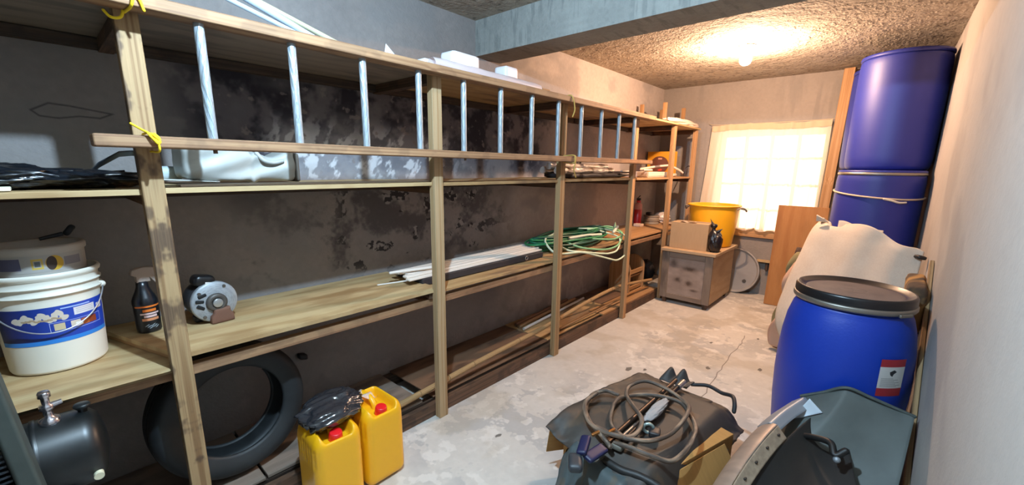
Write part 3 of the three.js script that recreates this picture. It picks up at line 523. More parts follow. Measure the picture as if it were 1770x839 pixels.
// ================================================================ front right: torn car wing
{
  const t = thing('car_fender', 'torn silver car wing with grey inner lining lying against the front drum', 'car part');
  const skin = M({ roughness: 0.45, metalness: 0.25, map: rep(tex(256, 256, (u, v) => mix3(hex(0xb49a86), hex(0x8f7c6e), fbm(u * 6, v * 14, 4))), 0.6, 0.6) });
  const flange = M({ roughness: 0.7, map: rep(tex(256, 256, (u, v) => mix3(hex(0xa8947c), hex(0x7d6c5a), fbm(u * 12, v * 12, 4))), 0.3, 0.3) });
  const silver = flat(0x9aa0a6, 0.5, 0.5), grey = M({ roughness: 0.6, side: THREE.DoubleSide, map: rep(tex(256, 256, (u, v) => mix3(hex(0x4a4f4c), hex(0x656b68), fbm(u * 7, v * 7, 5))), 0.7, 0.7) });
  const liner = M({ roughness: 0.7, map: rep(tex(256, 256, (u, v) => mix3(hex(0x141312), hex(0x2c2722), fbm(u * 6, v * 6, 5))), 0.5, 0.5) });
  const arc = new THREE.CatmullRomCurve3([[-0.31, 0.03, -1.28], [-0.345, 0.19, -1.46], [-0.335, 0.3, -1.66], [-0.295, 0.385, -1.9], [-0.235, 0.44, -2.15], [-0.165, 0.475, -2.34]].map((p) => new THREE.Vector3(...p)));
  const strip = (v0, v1, prof) => sheet(12, 44, (u, v) => { const q = arc.getPoint(mix(v0, v1, v)), [dx, dy] = prof(u); return [q.x + dx, q.y + dy, q.z + 0.25 * dx]; }, 0.004, 0.1, 1.4);
  add(t, 'outer_skin', strip(0, 0.74, (u) => [-0.03 + 0.07 * u, -0.05 * (1 - u) * (1 - u)]), skin);
  add(t, 'skin_end', strip(0.735, 1, (u) => [-0.034 + 0.085 * u, u < 0.55 ? -0.05 + 0.09 * u : -0.0005 - 0.06 * (u - 0.55)]), silver, null, null, 'bare silver end of the torn wing');
  const fl = add(t, 'inner_flange', strip(0.02, 0.74, (u) => [0.042 + 0.04 * u, -0.002 - 0.04 * u]), flange);
  for (let i = 0; i < 9; i++) { const q = arc.getPoint(0.1 + i * 0.077); add(fl, 'slot', new THREE.CapsuleGeometry(0.005, 0.016, 3, 8).rotateX(1.3), flat(0x2c2620), [q.x + 0.062, q.y - 0.018, q.z + 0.016]); }
  add(t, 'torn_plate', sheet(8, 8, (u, v) => [mix(-0.185 + 0.055 * v, -0.148 + 0.075 * v, u), mix(0.375 + 0.12 * v, 0.40 + 0.05 * v, u), -2.27 - 0.02 * v + 0.01 * u], 0.004), flat(0xcfd8e0, 0.5, 0.1), null, null, 'pale bent metal plate');
  add(t, 'lining_panel', sheet(40, 30, (u, v) => {                   // u left to right, v top edge down to the floor
    const top = u < 0.4 ? mix(0.44, 0.558, u / 0.4) : mix(0.558, 0.5, (u - 0.4) / 0.6);
    const x = mix(mix(-0.17, -0.31, sm(0, 0.5, v)), 0.235, u) - 0.05 * v * u, y = mix(top, 0.03, v), b = 0.035 * Math.sin(u * 5.5 + v * 2) + 0.03 * Math.sin(v * 5 + u) * u;
    return [x, y, -2.40 + 0.52 * v + b * (0.3 + v)];
  }, 0.005, 0.5, 0.6), grey);
  add(t, 'lining_lip', tube([[-0.17, 0.447, -2.395], [-0.09, 0.5, -2.39], [-0.005, 0.563, -2.375], [0.08, 0.545, -2.385], [0.16, 0.522, -2.4], [0.235, 0.503, -2.41]], 0.008, 40, 6), flat(0x4c524e, 0.6));
  add(t, 'arch_liner', sheet(30, 26, (u, v) => {
    const q = arc.getPoint(mix(0.93, 0.05, v)), e = mix(0.02, 0.24, sm(0, 0.75, v)) * (1 - 0.12 * v), x = mix(q.x + 0.08, e + 0.02, u);
    return [x, mix(q.y - 0.05, q.y - 0.1 - 0.11 * v, u) - 0.07 * Math.sin(Math.PI * u) * (0.3 + v), mix(q.z, q.z + 0.02 + 0.12 * v, u) - 0.05 * Math.sin(3 * u) + 0.02 * Math.sin(v * 9 + u * 4)];
  }, 0.005, 0.5, 0.9), liner);
  add(t, 'liner_ridge', tube([[-0.16, 0.33, -2.2], [-0.08, 0.39, -2.14], [-0.02, 0.41, -2.1], [0.0, 0.385, -2.06], [0.03, 0.41, -2.08]], 0.014, 40, 7), flat(0x191817, 0.5));
  add(t, 'bolt_head', new THREE.SphereGeometry(0.014, 12, 8), silver, [0.008, 0.375, -2.05]);
}

// ================================================================ front middle: box, mats, cable, tools
{
  const t = thing('packing_carton', 'brown carton with open side flaps under the grey rubber mats in the foreground', 'box', [-0.705, 0, -1.83], -0.28);
  const cb = M({ color: 0xb5874a, roughness: 0.85, map: rep(tex(256, 256, (u, v) => mix3([0.85, 0.84, 0.82], [1, 1, 1], 0.5 * fbm(u * 60, v * 5, 3) + 0.5 * fbm(u * 4, v * 4, 4))), 0.5, 0.5) });
  const w = 0.235, d = 0.34, h = 0.28;
  slab(t, 'front_wall', cb, [-w, w], [0, h], [d - 0.005, d]); slab(t, 'back_wall', cb, [-w, w], [0, h], [-d, -d + 0.005]);
  slab(t, 'side_wall', cb, [-w, -w + 0.005], [0, h], [-d + 0.006, d - 0.006]); slab(t, 'side_wall', cb, [w - 0.005, w], [0, h], [-d + 0.006, d - 0.006]);
  slab(t, 'carton_top', cb, [-w, w], [h, h + 0.006], [-d, d]); slab(t, 'base', cb, [-w + 0.006, w - 0.006], [0, 0.005], [-d + 0.006, d - 0.006]);
  add(t, 'flap', box(0.24, 0.005, 0.44), cb, [w + 0.078, h - 0.105, -0.03], [0, 0, -0.95]);
  add(t, 'flap', box(0.005, 0.2, 0.2), cb, [-w - 0.035, 0.2, d - 0.05], [0, -0.35, -0.28]);
}
const rubber = (c, d, s) => M({ roughness: 0.62, map: rep(tex(512, 512, (u, v) => { const k = fbm(u * 5 + s, v * 5, 5), f = fbm(u * 60, v * 60 + s, 3); return mix3(mix3(hex(c), hex(d), 0.7 * k + 0.3 * f), hex(0x6d543c), 0.4 * sm(0.6, 0.7, fbm(u * 7 + s * 2, v * 7 + 4, 4))); }), 1, 1) });
// corner points in room coordinates; u along the front edge, v from front to back
function mat(name, label, m, C, y0, seed, hem) {
  return lone(name, sheet(54, 54, (u, v) => {
    const a = [0, 1].map((k) => mix(mix(C[0][k], C[1][k], u), mix(C[3][k], C[2][k], u), v)), eu = Math.min(u, 1 - u), ev = Math.min(v, 1 - v);
    let y = y0 + 0.02 * (fbm(u * 4 + seed, v * 4 + seed, 3) - 0.4) + 0.03 * Math.sin(u * 5 + v * 3 + seed) * ev;
    y -= hem[0] * sm(0.16, 0, v) + hem[1] * sm(0.2, 0, 1 - u) * (0.4 + 0.6 * (1 - v)) + hem[2] * sm(0.14, 0, u) * (1 - v) + hem[3] * sm(0.12, 0, 1 - v);
    const r = 0.03 * sm(0.12, 0, Math.min(eu, ev)) * (fbm((u + v) * 9 + seed, (u - v) * 9 + 7, 3) - 0.5);
    return [a[0] + r * 1.6, Math.max(0.02, y + r), a[1] + r * 1.6];
  }, 0.007, 0.8, 1), m, label, 'mat');
}
mat('rubber_mat', 'lower teal grey rubber mat hanging over the front of the brown carton', rubber(0x3d4648, 0x4f5858, 3), [[-0.95, -1.38], [-0.56, -1.27], [-0.5, -1.9], [-1.0, -2.0]], 0.3, 2.2, [0.14, 0.1, 0.1, 0.02]);
mat('rubber_mat', 'upper brown grey rubber mat with torn edges under the cable coil', rubber(0x2b2825, 0x463d35, 9), [[-1.085, -1.49], [-0.45, -1.36], [-0.37, -2.27], [-0.95, -2.34]], 0.335, 5.1, [0.05, 0.21, -0.02, 0.03]);
lone('rubber_flap', sheet(20, 8, (u, v) => [mix(-0.85, -0.69, u) + 0.02 * v, 0.325 + 0.085 * Math.sin(v * 1.4) * Math.pow(Math.sin(Math.PI * (0.15 + 0.8 * u)), 0.7) * (0.6 + 0.4 * Math.sin(u * 13)), -2.3 - 0.07 * v], 0.007), rubber(0x2c2a2a, 0x4a4440, 12), 'torn black flap curling up at the back of the upper mat', 'rubber');
lone('rubber_fold', tube([[-0.735, 0.312, -1.462], [-0.66, 0.316, -1.452], [-0.575, 0.318, -1.468], [-0.49, 0.3, -1.475], [-0.455, 0.26, -1.46]], 0.017, 60, 9), flat(0x201f1e, 0.55), 'thick black rolled rubber fold at the front of the mats below the coil', 'rubber');
lone('rubber_strip', tube([[-0.68, 0.33, -2.36], [-0.6, 0.345, -2.38], [-0.52, 0.34, -2.36], [-0.46, 0.355, -2.33], [-0.435, 0.34, -2.28], [-0.43, 0.31, -2.26]], 0.011, 50, 7), flat(0x232123, 0.6), 'short black rubber strip at the far right corner of the upper mat', 'rubber');
{
  const t = thing('cable_coil', 'loosely coiled dusty brown cable lying on the grey mats', 'cable');
  const cab = M({ roughness: 0.6, map: rep(tex(256, 64, (u, v) => mix3(hex(0x4a3e35), hex(0x8f7863), sm(0.35, 0.75, fbm(u * 26, v * 5, 4)))), 1, 1) });
  const Y = 0.388, lay = (L, h) => L.map(([x, z], i) => [x * 1.004 + 0.004, Y + h + 0.01 * Math.sin(i * 1.7 + h * 90), z * 1.004]);
  add(t, 'loop', tube(lay([[-0.969, -1.766], [-0.971, -1.662], [-0.903, -1.564], [-0.82, -1.513], [-0.729, -1.514], [-0.684, -1.566], [-0.684, -1.663], [-0.701, -1.713], [-0.782, -1.788], [-0.863, -1.888], [-0.888, -1.978], [-0.841, -2.056], [-0.751, -2.073], [-0.649, -2.049], [-0.583, -1.987], [-0.557, -1.897], [-0.555, -1.782], [-0.571, -1.693], [-0.607, -1.584], [-0.651, -1.543], [-0.744, -1.532], [-0.831, -1.532]], 0.014), 0.0105, 240, 9), cab);
  add(t, 'loop', tube(lay([[-0.729, -1.514], [-0.657, -1.512], [-0.568, -1.529], [-0.506, -1.567], [-0.482, -1.643], [-0.482, -1.764], [-0.507, -1.868], [-0.564, -1.963], [-0.632, -2.02], [-0.727, -2.0], [-0.815, -1.972], [-0.864, -1.911], [-0.88, -1.834], [-0.865, -1.745], [-0.837, -1.67], [-0.78, -1.598], [-0.709, -1.555]], -0.008), 0.0105, 200, 9), cab);
  add(t, 'loop', tube(lay([[-0.899, -1.863], [-0.96, -1.838], [-0.998, -1.778], [-0.963, -1.655], [-0.878, -1.549], [-0.794, -1.498], [-0.73, -1.47]], 0.0), 0.0105, 120, 9), cab);
}
{
  const t = thing('cable_clamp', 'blue handled spring clamp with copper jaws at the near end of the cable', 'clamp', [-0.765, 0.36, -1.375], 0.1);
  const bl = P({ color: 0x10163c, roughness: 0.5 }), dk = flat(0x2c2f33, 0.5), cu = flat(0xd99a5c, 0.25, 0.9);
  add(t, 'handle', soft(0.045, 0.025, 0.11, 0.011, [6, 4, 12], (v) => { v.y += 0.5 * v.z * v.z; }), bl, [-0.035, 0.04, -0.01], [0.12, 0.25, 0.2]); add(t, 'handle', soft(0.05, 0.022, 0.12, 0.01, [6, 4, 12]), bl, [0.015, 0.02, -0.02], [0, -0.25, -0.2]);
  add(t, 'grip', soft(0.06, 0.04, 0.09, 0.018, [8, 6, 10]), dk, [-0.03, 0.012, 0.075], [0.1, 0.5, 0]);
  add(t, 'jaw', box(0.012, 0.014, 0.04), cu, [-0.015, 0.066, -0.08], [0.2, -0.5, 0]); add(t, 'jaw', box(0.012, 0.012, 0.035), cu, [0.03, 0.06, -0.15], [0.1, -0.4, 0]);
}
{
  const st = flat(0x4f4238, 0.4, 0.7);
  const t = thing('steel_bar', 'long rusty steel bar lying across the mats through the cable coil', 'bar'); add(t, 'shaft', rodGeo([-0.762, 0.365, -1.55], [-0.74, 0.375, -2.26], 0.011, 0.011, 10), st); add(t, 'flattened_tip', soft(0.03, 0.012, 0.08, 0.005, [4, 2, 6]), st, [-0.763, 0.364, -1.53]);
  const u = thing('wheel_brace', 'dark steel wheel brace with a pale rag wound round it', 'tool'); add(u, 'shaft', rodGeo([-0.712, 0.365, -1.55], [-0.7, 0.378, -2.22], 0.012, 0.012, 10), flat(0x2f2a28, 0.45, 0.7)); add(u, 'socket', rodGeo([-0.7, 0.378, -2.18], [-0.698, 0.379, -2.26], 0.017, 0.017, 14), flat(0xa8a39c, 0.3, 0.8));
  add(u, 'rag', blob(0.028, 0.02, 0.13, 0.35, 3, 7).translate(-0.69, 0.388, -1.87), flat(0x9d9a98, 0.8));
  const k = thing('lever_bar', 'short dull steel bar beside the wheel brace', 'bar'); add(k, 'shaft', rodGeo([-0.735, 0.362, -1.5], [-0.725, 0.366, -1.72], 0.009, 0.009, 10), flat(0x8b857e, 0.35, 0.7)); add(k, 'end', soft(0.05, 0.03, 0.05, 0.01, [4, 4, 4]), flat(0x6b675c, 0.6), [-0.715, 0.362, -1.53]);
  const c = thing('hose_clip', 'small galvanised pipe clip on a black block inside the cable coil', 'clip', [-0.66, 0.36, -1.73]); add(c, 'band', new THREE.TorusGeometry(0.022, 0.008, 8, 24), flat(0x9fb0ab, 0.35, 0.6), [0, 0.022, 0.02], [0, 0.5, 0]); add(c, 'block', soft(0.05, 0.03, 0.06, 0.008, [4, 4, 4]), flat(0x242224, 0.5), [0.03, 0.014, 0.02], [0, 0.3, 0]);
}

// ================================================================ floor by the rack: jerrycans, bag, tyre, compressor
const canYellow = P({ color: 0xf0ae10, roughness: 0.38, clearcoat: 0.12, clearcoatRoughness: 0.4 });
function jerrycan(label, at, turn) {
  const t = thing('jerrycan', label, 'jerrycan', at, turn, 'yellow jerrycans by the rack');
  const w = 0.25, h = 0.41, d = 0.215;
  add(t, 'can_body', soft(w, h, d, 0.042, [40, 44, 36], (v) => {
    const k = v.y / h + 0.5; if (k > 0.8) { const s = 1 - 0.1 * sm(0.8, 1, k); v.z *= s; v.x *= 1 - 0.05 * sm(0.84, 1, k); }
    if (v.y > h / 2 - 0.06) {                                         // hollow for cap and handle, open towards the front
      const a = sm(0.075, 0.052, Math.abs(v.z)), b = sm(-0.095, -0.07, v.x) * (1 - 0.65 * sm(0.085, 0.12, v.x));
      v.y -= 0.052 * a * b * sm(h / 2 - 0.05, h / 2 - 0.01, v.y);
    }
    if (k > 0.62 && k < 0.86 && Math.abs(v.z) > d / 2 - 0.02) v.z -= Math.sign(v.z) * 0.004 * (0.5 + 0.5 * Math.sin(v.x * 210)) * sm(0.62, 0.66, k);
  }).translate(0, h / 2, 0), canYellow);
  add(t, 'handle', tube([[-0.105, 0.385, 0], [-0.085, 0.402, 0], [-0.05, 0.404, 0], [-0.01, 0.4, 0], [0.02, 0.375, 0], [0.03, 0.35, 0]], 0.014, 40, 10), canYellow);
  const r = P({ color: 0xd8171d, roughness: 0.35, clearcoat: 0.3 });
  const c = add(t, 'cap', lathe([[0, 0.034], [0.018, 0.034], [0.0215, 0.031], [0.0235, 0.024], [0.0245, 0.004], [0.026, 0], [0, 0]], 30), r, [0.078, 0.355, 0], [0, 0, -0.22]); c.scale.setScalar(1.22);
  add(t, 'neck', lathe([[0.0, 0.005], [0.029, 0.005], [0.031, -0.004], [0.034, -0.02]], 24), canYellow, [0.078, 0.354, 0], [0, 0, -0.22]);
  return t;
}
jerrycan('yellow jerrycan with red cap, farther of the two and uncovered on top', [-1.783, 0, -0.965], 0.02);
jerrycan('yellow jerrycan with red cap, nearer one under the black plastic bag', [-1.752, 0, -0.728], -0.06);
{
  const t = thing('plastic_bag', 'shiny clear plastic bag holding black stuff on the nearer jerrycan', 'bag', [-1.785, 0.437, -0.765], 0.35);
  add(t, 'bag_body', blob(0.115, 0.06, 0.15, 0.42, 1.9, 11, 64), P({ color: 0x2a2a2e, roughness: 0.16, clearcoat: 1, clearcoatRoughness: 0.08 }));
  add(t, 'bag_mouth', sheet(14, 14, (u, v) => [mix(-0.04, 0.07, u) * (0.6 + 0.6 * v), -0.005 - 0.03 * v + 0.014 * Math.sin(u * 14 + v * 5), -0.12 - 0.1 * v], 0.001), P({ color: 0xffffff, roughness: 0.1, transmission: 0.75, thickness: 0, clearcoat: 1 }), null, null, 'clear crumpled mouth of the bag');
}
{
  const t = thing('tyre', 'worn black car tyre standing on the low deck under the bench', 'tyre', [-2.17, 0.424, -0.462]); t.rotation.set(0, 0.06, 0.09);
  const rub = M({ roughness: 0.58, map: rep(tex(512, 128, (u, v) => mix3(hex(0x141516), hex(0x2e3133), 0.6 * fbm(u * 30, v * 8, 4) + 0.4 * fbm(u * 6, v * 3, 3))), 1, 1) });
  const prof = [[0.207, 0.062], [0.203, 0.072], [0.206, 0.082], [0.216, 0.086], [0.232, 0.092], [0.25, 0.098], [0.268, 0.099], [0.284, 0.095], [0.296, 0.086], [0.306, 0.07], [0.311, 0.05], [0.312, 0.034], [0.304, 0.033], [0.304, 0.026], [0.3135, 0.025], [0.314, 0.006], [0.306, 0.005], [0.306, 0.0]];
  const full = [...prof, ...prof.slice(0, -1).reverse().map(([r, y]) => [r, -y]), [0.214, -0.06], [0.26, -0.078], [0.29, -0.06], [0.298, 0], [0.29, 0.06], [0.26, 0.078], [0.214, 0.06], [0.207, 0.062]];
  add(t, 'carcass', lathe(full, 96).rotateZ(-Math.PI / 2), rub);
  add(t, 'valve_tag', box(0.004, 0.028, 0.01), flat(0xc9c2b6), [0.06, 0.165, -0.128], [0.6, 0, 0]);
}
{
  const t = thing('air_compressor', 'dark green air compressor tank with chrome fittings beside the rack', 'compressor');
  const pa = P({ color: 0x080d0f, roughness: 0.42, clearcoat: 0.15, clearcoatRoughness: 0.3 }), chrome = flat(0xc9c4c8, 0.18, 0.95), x = -1.79, y = 0.665;
  const cap = [[0, -0.33], [0.05, -0.322], [0.09, -0.3], [0.11, -0.27], [0.118, -0.235], [0.118, 0.03], [0.122, 0.032], [0.122, 0.042], [0.118, 0.044], [0.118, 0.135], [0.113, 0.158], [0.095, 0.175], [0.05, 0.186], [0, 0.19]];
  add(t, 'tank', lathe(cap, 48).rotateX(-Math.PI / 2), pa, [x, y, 0.15]);
  add(t, 'fitting', lathe([[0, 0.13], [0.016, 0.13], [0.02, 0.122], [0.02, 0.108], [0.013, 0.104], [0.013, 0.08], [0.022, 0.076], [0.024, 0.06], [0.015, 0.054], [0.015, 0.03], [0.03, 0.024], [0.034, 0.008], [0.034, 0], [0, 0]], 28).scale(0.72, 0.8, 0.72), chrome, [x + 0.012, y + 0.112, 0.075]);
  add(t, 'side_valve', rodGeo([0, 0, 0], [0, 0.004, -0.026], 0.009, 0.007, 16), chrome, [x + 0.012, y + 0.168, 0.068]);
  add(t, 'knob', lathe([[0, 0.06], [0.022, 0.058], [0.026, 0.045], [0.02, 0.03], [0.014, 0.02], [0.014, 0], [0, 0]], 20).scale(0.8, 0.5, 0.8), flat(0x15191a, 0.4), [x, y + 0.112, 0.005]);
  add(t, 'plug', rodGeo([0, 0, 0], [0.02, -0.002, 0], 0.012, 0.012, 14), flat(0xd6cfb0, 0.4), [x + 0.1, y - 0.055, 0.0]);
  for (const z of [0.05, 0.32]) for (const s of [-1, 1]) slab(t, 'leg', pa, [x + s * 0.09 - 0.015, x + s * 0.09 + 0.015], [0, y - 0.07], [z, z + 0.03]);
  add(t, 'motor', lathe([[0, -0.13], [0.07, -0.13], [0.085, -0.115], [0.085, 0.115], [0.07, 0.13], [0, 0.13]], 32).rotateX(Math.PI / 2), flat(0x2a2e30, 0.5), [x, 0.36, 0.19]);
  slab(t, 'motor_shelf', pa, [x - 0.11, x + 0.11], [0.255, 0.272], [0.03, 0.37]);
  add(t, 'drain_bolt', soft(0.03, 0.025, 0.03, 0.006, [3, 3, 3]), flat(0xa9a48a, 0.4, 0.5), [x + 0.05, y - 0.108, 0.07]);
}
{
  const t = thing('radiator', 'dark ribbed radiator standing at the left edge in front of the compressor', 'radiator', [-1.625, 0, 0.048]); t.rotation.x = 0.083;
  const fr = M({ roughness: 0.6, map: rep(tex(256, 256, (u, v) => mix3(hex(0x2a312e), hex(0x434a45), fbm(u * 8, v * 8, 4))), 0.5, 0.5) }), fin = flat(0x20262c, 0.45, 0.3);
  slab(t, 'side_frame', fr, [-0.04, 0.04], [0.004, 1.25], [0, 0.042], 0.01); slab(t, 'side_frame', fr, [-0.04, 0.04], [0.04, 1.25], [0.49, 0.53], 0.01);
  slab(t, 'header', fr, [-0.04, 0.04], [1.21, 1.25], [0.043, 0.489]); slab(t, 'header', fr, [-0.04, 0.04], [0.05, 0.09], [0.043, 0.489]);
  const g = box(0.06, 0.006, 0.446, 0.001); for (let i = 0; i < 72; i++) add(t, 'fin', g, fin, [0, 0.105 + i * 0.0152, 0.266], [0, 0, 0.25]);
}
lone('wall_bracket', soft(0.045, 0.035, 0.05, 0.01, [5, 4, 5], (v) => { v.y += 0.3 * v.z; }), flat(0x17161a, 0.5), 'small black bracket on the left wall beside the top of the tyre', 'bracket', [-2.478, 0.42, -0.915]);
lone('plastic_scrap', sheet(10, 6, (u, v) => [mix(-2.06, -2.0, u), 0.11 + 0.09 * v * (1 - u * 0.5), mix(-0.08, -0.17, u) - 0.02 * v], 0.004), flat(0x4c6470, 0.5), 'small bluish plastic scrap low down between compressor and nearest post', 'scrap');
// ================================================================ low deck: bamboo pole, stick, pipes, stool
{
  const t = thing('bamboo_pole', 'long bowed bamboo pole lying along the low deck behind the posts', 'pole');
  const cane = wood(0xc9a574, 0x9b7548, { seed: 8, knots: 0 }), P0 = [[-1.99, 0.125, -0.9], [-1.985, 0.15, -1.25], [-1.983, 0.175, -1.574], [-1.983, 0.199, -1.886], [-1.983, 0.235, -2.615], [-1.983, 0.3, -3.328], [-1.983, 0.325, -3.898], [-1.983, 0.285, -4.381], [-1.985, 0.235, -4.8]];
  const c = new THREE.CatmullRomCurve3(P0.map((p) => new THREE.Vector3(...p)), false, 'centripetal'), N = 11;
  for (let i = 0; i < N; i++) {
    const a = c.getPoint(i / N), m = c.getPoint((i + 0.5) / N), b = c.getPoint((i + 1) / N), r = mix(0.02, 0.0155, i / N);
    const s = add(t, 'cane_section', tube([a.toArray(), m.toArray(), b.toArray()], r, 14, 12), cane);
    if (i) add(s, 'node', new THREE.TorusGeometry(r + 0.001, 0.0028, 6, 18), flat(0x8d6c45, 0.7), a.toArray());
  }
}
lone('stick', tube([[-2.02, 0.13, -2.95], [-2.0, 0.15, -3.3], [-1.99, 0.165, -3.7], [-1.985, 0.175, -4.15]], 0.01, 60, 8), wood(0xb08658, 0x7d5a38, { seed: 10 }), 'thin brown stick lying below the bamboo pole near the fifth post', 'stick');
for (const [i, label, c, a, b, r] of [[0, 'brown pipe, farthest left in the small bundle on the deck', 0x7a5a44, [-2.38, 0.125, -2.76], [-2.46, 0.128, -3.7], 0.018], [1, 'tan pipe in the middle of the small bundle on the deck', 0xa98763, [-2.335, 0.122, -2.75], [-2.42, 0.125, -3.8], 0.016], [2, 'pale white pipe at the front of the small bundle on the deck', 0xd9d0c6, [-2.27, 0.119, -2.74], [-2.37, 0.121, -3.9], 0.013]]) {
  const t = thing('pipe', label, 'pipe', [0, 0, 0], 0, 'pipes bundled on the low deck'); const A = new THREE.Vector3(...a), B = new THREE.Vector3(...b), d = B.clone().sub(A), q = new THREE.Quaternion().setFromUnitVectors(new THREE.Vector3(0, 1, 0), d.clone().normalize());
  add(t, 'tube', lathe([[r * 0.7, 0], [r, 0], [r, d.length()], [r * 0.7, d.length()], [r * 0.7, 0]], 20).applyQuaternion(q).translate(...a), flat(c, 0.6));
}
{
  const t = thing('wooden_stool', 'small orange wooden stool with rounded side boards on the low deck', 'stool');
  const side = (z) => { const s = new THREE.Shape(); s.moveTo(-2.36, 0.118); s.lineTo(-2.36, 0.38); s.absarc(-2.23, 0.38, 0.13, Math.PI, 0, true); s.lineTo(-2.1, 0.118); s.closePath(); return uvWall(new THREE.ExtrudeGeometry(s, { depth: 0.022, bevelEnabled: true, bevelSize: 0.003, bevelThickness: 0.003, bevelSegments: 1, curveSegments: 24 }).translate(0, -0.002, z), (x, y) => [y, x]); };
  add(t, 'side_board', side(-4.47), pineOrange); add(t, 'side_board', side(-4.84), pineOrange);
  slab(t, 'front_rail', pineOrange, [-2.125, -2.1], [0.33, 0.375], [-4.445, -4.815]); slab(t, 'seat', pineOrange, [-2.34, -2.13], [0.28, 0.3], [-4.446, -4.814]); slab(t, 'low_stretcher', pineOrange, [-2.14, -2.11], [0.13, 0.17], [-4.446, -4.814]);
}
lone('rubbish_sack', blob(0.12, 0.15, 0.16, 0.3, 2, 21, 40), flat(0x2a2320, 0.6), 'dark lumpy sack in the far corner under the bench behind the stool', 'sack', [-2.25, 0.235, -5.2]);

// ================================================================ bench: bucket, pail, spray bottle, motor
{
  const t = thing('paint_bucket', 'white ribbed paint bucket with a blue picture label at the left of the bench', 'bucket', [-2.275, 0.7965, 0.03]);
  const w = P({ color: 0xe6dfcf, roughness: 0.4, clearcoat: 0.1 });
  add(t, 'bucket_body', lathe([[0, 0.003], [0.118, 0], [0.127, 0.004], [0.131, 0.014], [0.1415, 0.265], [0.1425, 0.285], [0.151, 0.287], [0.152, 0.293], [0.143, 0.296], [0.1435, 0.315], [0.1505, 0.317], [0.1515, 0.323], [0.1445, 0.326], [0.145, 0.345], [0.1515, 0.35], [0.154, 0.36], [0.15, 0.368], [0.143, 0.366], [0.139, 0.33], [0.128, 0.02], [0, 0.014]], 72), w);
  const lab = print(1024, 400, (c, W, Hh) => {
    const r = rng(31); c.fillStyle = '#1c2f86'; c.fillRect(0, 0, W, Hh); c.fillStyle = '#2f7fd0'; c.fillRect(0, Hh - 46, W, 46);
    const g = c.createLinearGradient(0, 0, W, 0); g.addColorStop(0, '#101c50'); g.addColorStop(0.5, '#23409c'); g.addColorStop(1, '#1b3fae'); c.fillStyle = g; c.fillRect(0, 0, W, Hh - 46);
    c.fillStyle = '#cdbfae'; for (let i = 0; i < 26; i++) { c.beginPath(); c.ellipse(190 + i * 15, 95 + 26 * Math.sin(i * 0.8) + r() * 26, 34, 22, r() * 3, 0, 7); c.fill(); }
    c.fillStyle = '#a98f70'; for (let i = 0; i < 9; i++) { c.beginPath(); c.ellipse(260 + i * 32, 118 + r() * 22, 24, 10, 0.2, 0, 7); c.fill(); }
    c.fillStyle = '#d9d4d4'; c.fillRect(640, 50, 210, 84); c.fillRect(880, 74, 90, 60); c.fillStyle = '#b8b2b8'; for (let i = 0; i < 3; i++) c.fillRect(660, 66 + i * 20, 170, 7);
    c.fillStyle = '#9fb6e4'; c.fillRect(540, 26, 260, 14);
    for (const [x, col] of [[470, '#c9b68e'], [600, '#d8c6b0'], [690, '#a85b30'], [770, '#8a3d22']]) { c.fillStyle = col; c.fillRect(x, 190, 84, 74); }
    c.fillStyle = '#f4efe6'; c.fillRect(640, 216, 66, 44); c.strokeStyle = '#dfe6f4'; c.lineWidth = 3; c.strokeRect(440, 176, 470, 102);
  });
  add(t, 'bucket_label', new THREE.CylinderGeometry(0.1413, 0.1362, 0.135, 40, 1, true, 0.45, 2.45), M({ map: lab, roughness: 0.4 }), [0, 0.182, 0]);
  const wire = flat(0xb9bcc4, 0.3, 0.8), pts = []; for (let i = 0; i <= 24; i++) { const a = 0.2 + i / 24 * 2.75, f = Math.sin(i / 24 * Math.PI); pts.push([0.152 * Math.sin(a) * (1 + 0.03 * f), 0.29 - 0.13 * f, 0.152 * Math.cos(a) * (1 + 0.03 * f)]); }
  add(t, 'wire_handle', tube(pts, 0.0026, 80, 6), wire);
  for (const a of [0.2, 2.95]) add(t, 'handle_lug', new THREE.SphereGeometry(0.013, 12, 8), w, [0.148 * Math.sin(a), 0.285, 0.148 * Math.cos(a)]);
}
{
  const t = thing('paint_pail', 'smaller grey white pail with yellow printed squares standing inside the ribbed bucket', 'pail', [-2.275, 0.81, 0.03]);
  const w = flat(0xb4aca2, 0.5);
  add(t, 'pail_body', lathe([[0, 0], [0.108, 0], [0.112, 0.006], [0.12, 0.42], [0.126, 0.425], [0.127, 0.44], [0.122, 0.448], [0.112, 0.446], [0.108, 0.43], [0.108, 0.4], [0, 0.4]], 64), w);
  const lab = print(1024, 160, (c, W, Hh) => { c.fillStyle = '#a9a39c'; c.fillRect(0, 0, W, Hh); c.fillStyle = '#5d5c74'; c.fillRect(60, 20, 260, 110); c.strokeStyle = '#c8a94e'; c.lineWidth = 18; c.strokeRect(430, 40, 90, 80); c.fillStyle = '#5b5f60'; c.fillRect(450, 56, 52, 48); c.fillStyle = '#c59a2c'; c.beginPath(); c.ellipse(640, 80, 90, 70, 0, 0, 7); c.fill(); c.fillStyle = '#3a2a22'; c.beginPath(); c.ellipse(610, 80, 52, 66, 0.2, 0, 7); c.fill(); c.fillStyle = '#7f7b80'; c.fillRect(740, 36, 220, 80); });
  add(t, 'pail_label', new THREE.CylinderGeometry(0.1205, 0.1195, 0.06, 40, 1, true, 0.5, 2.2), M({ map: lab, roughness: 0.5 }), [0, 0.388, 0]);
}
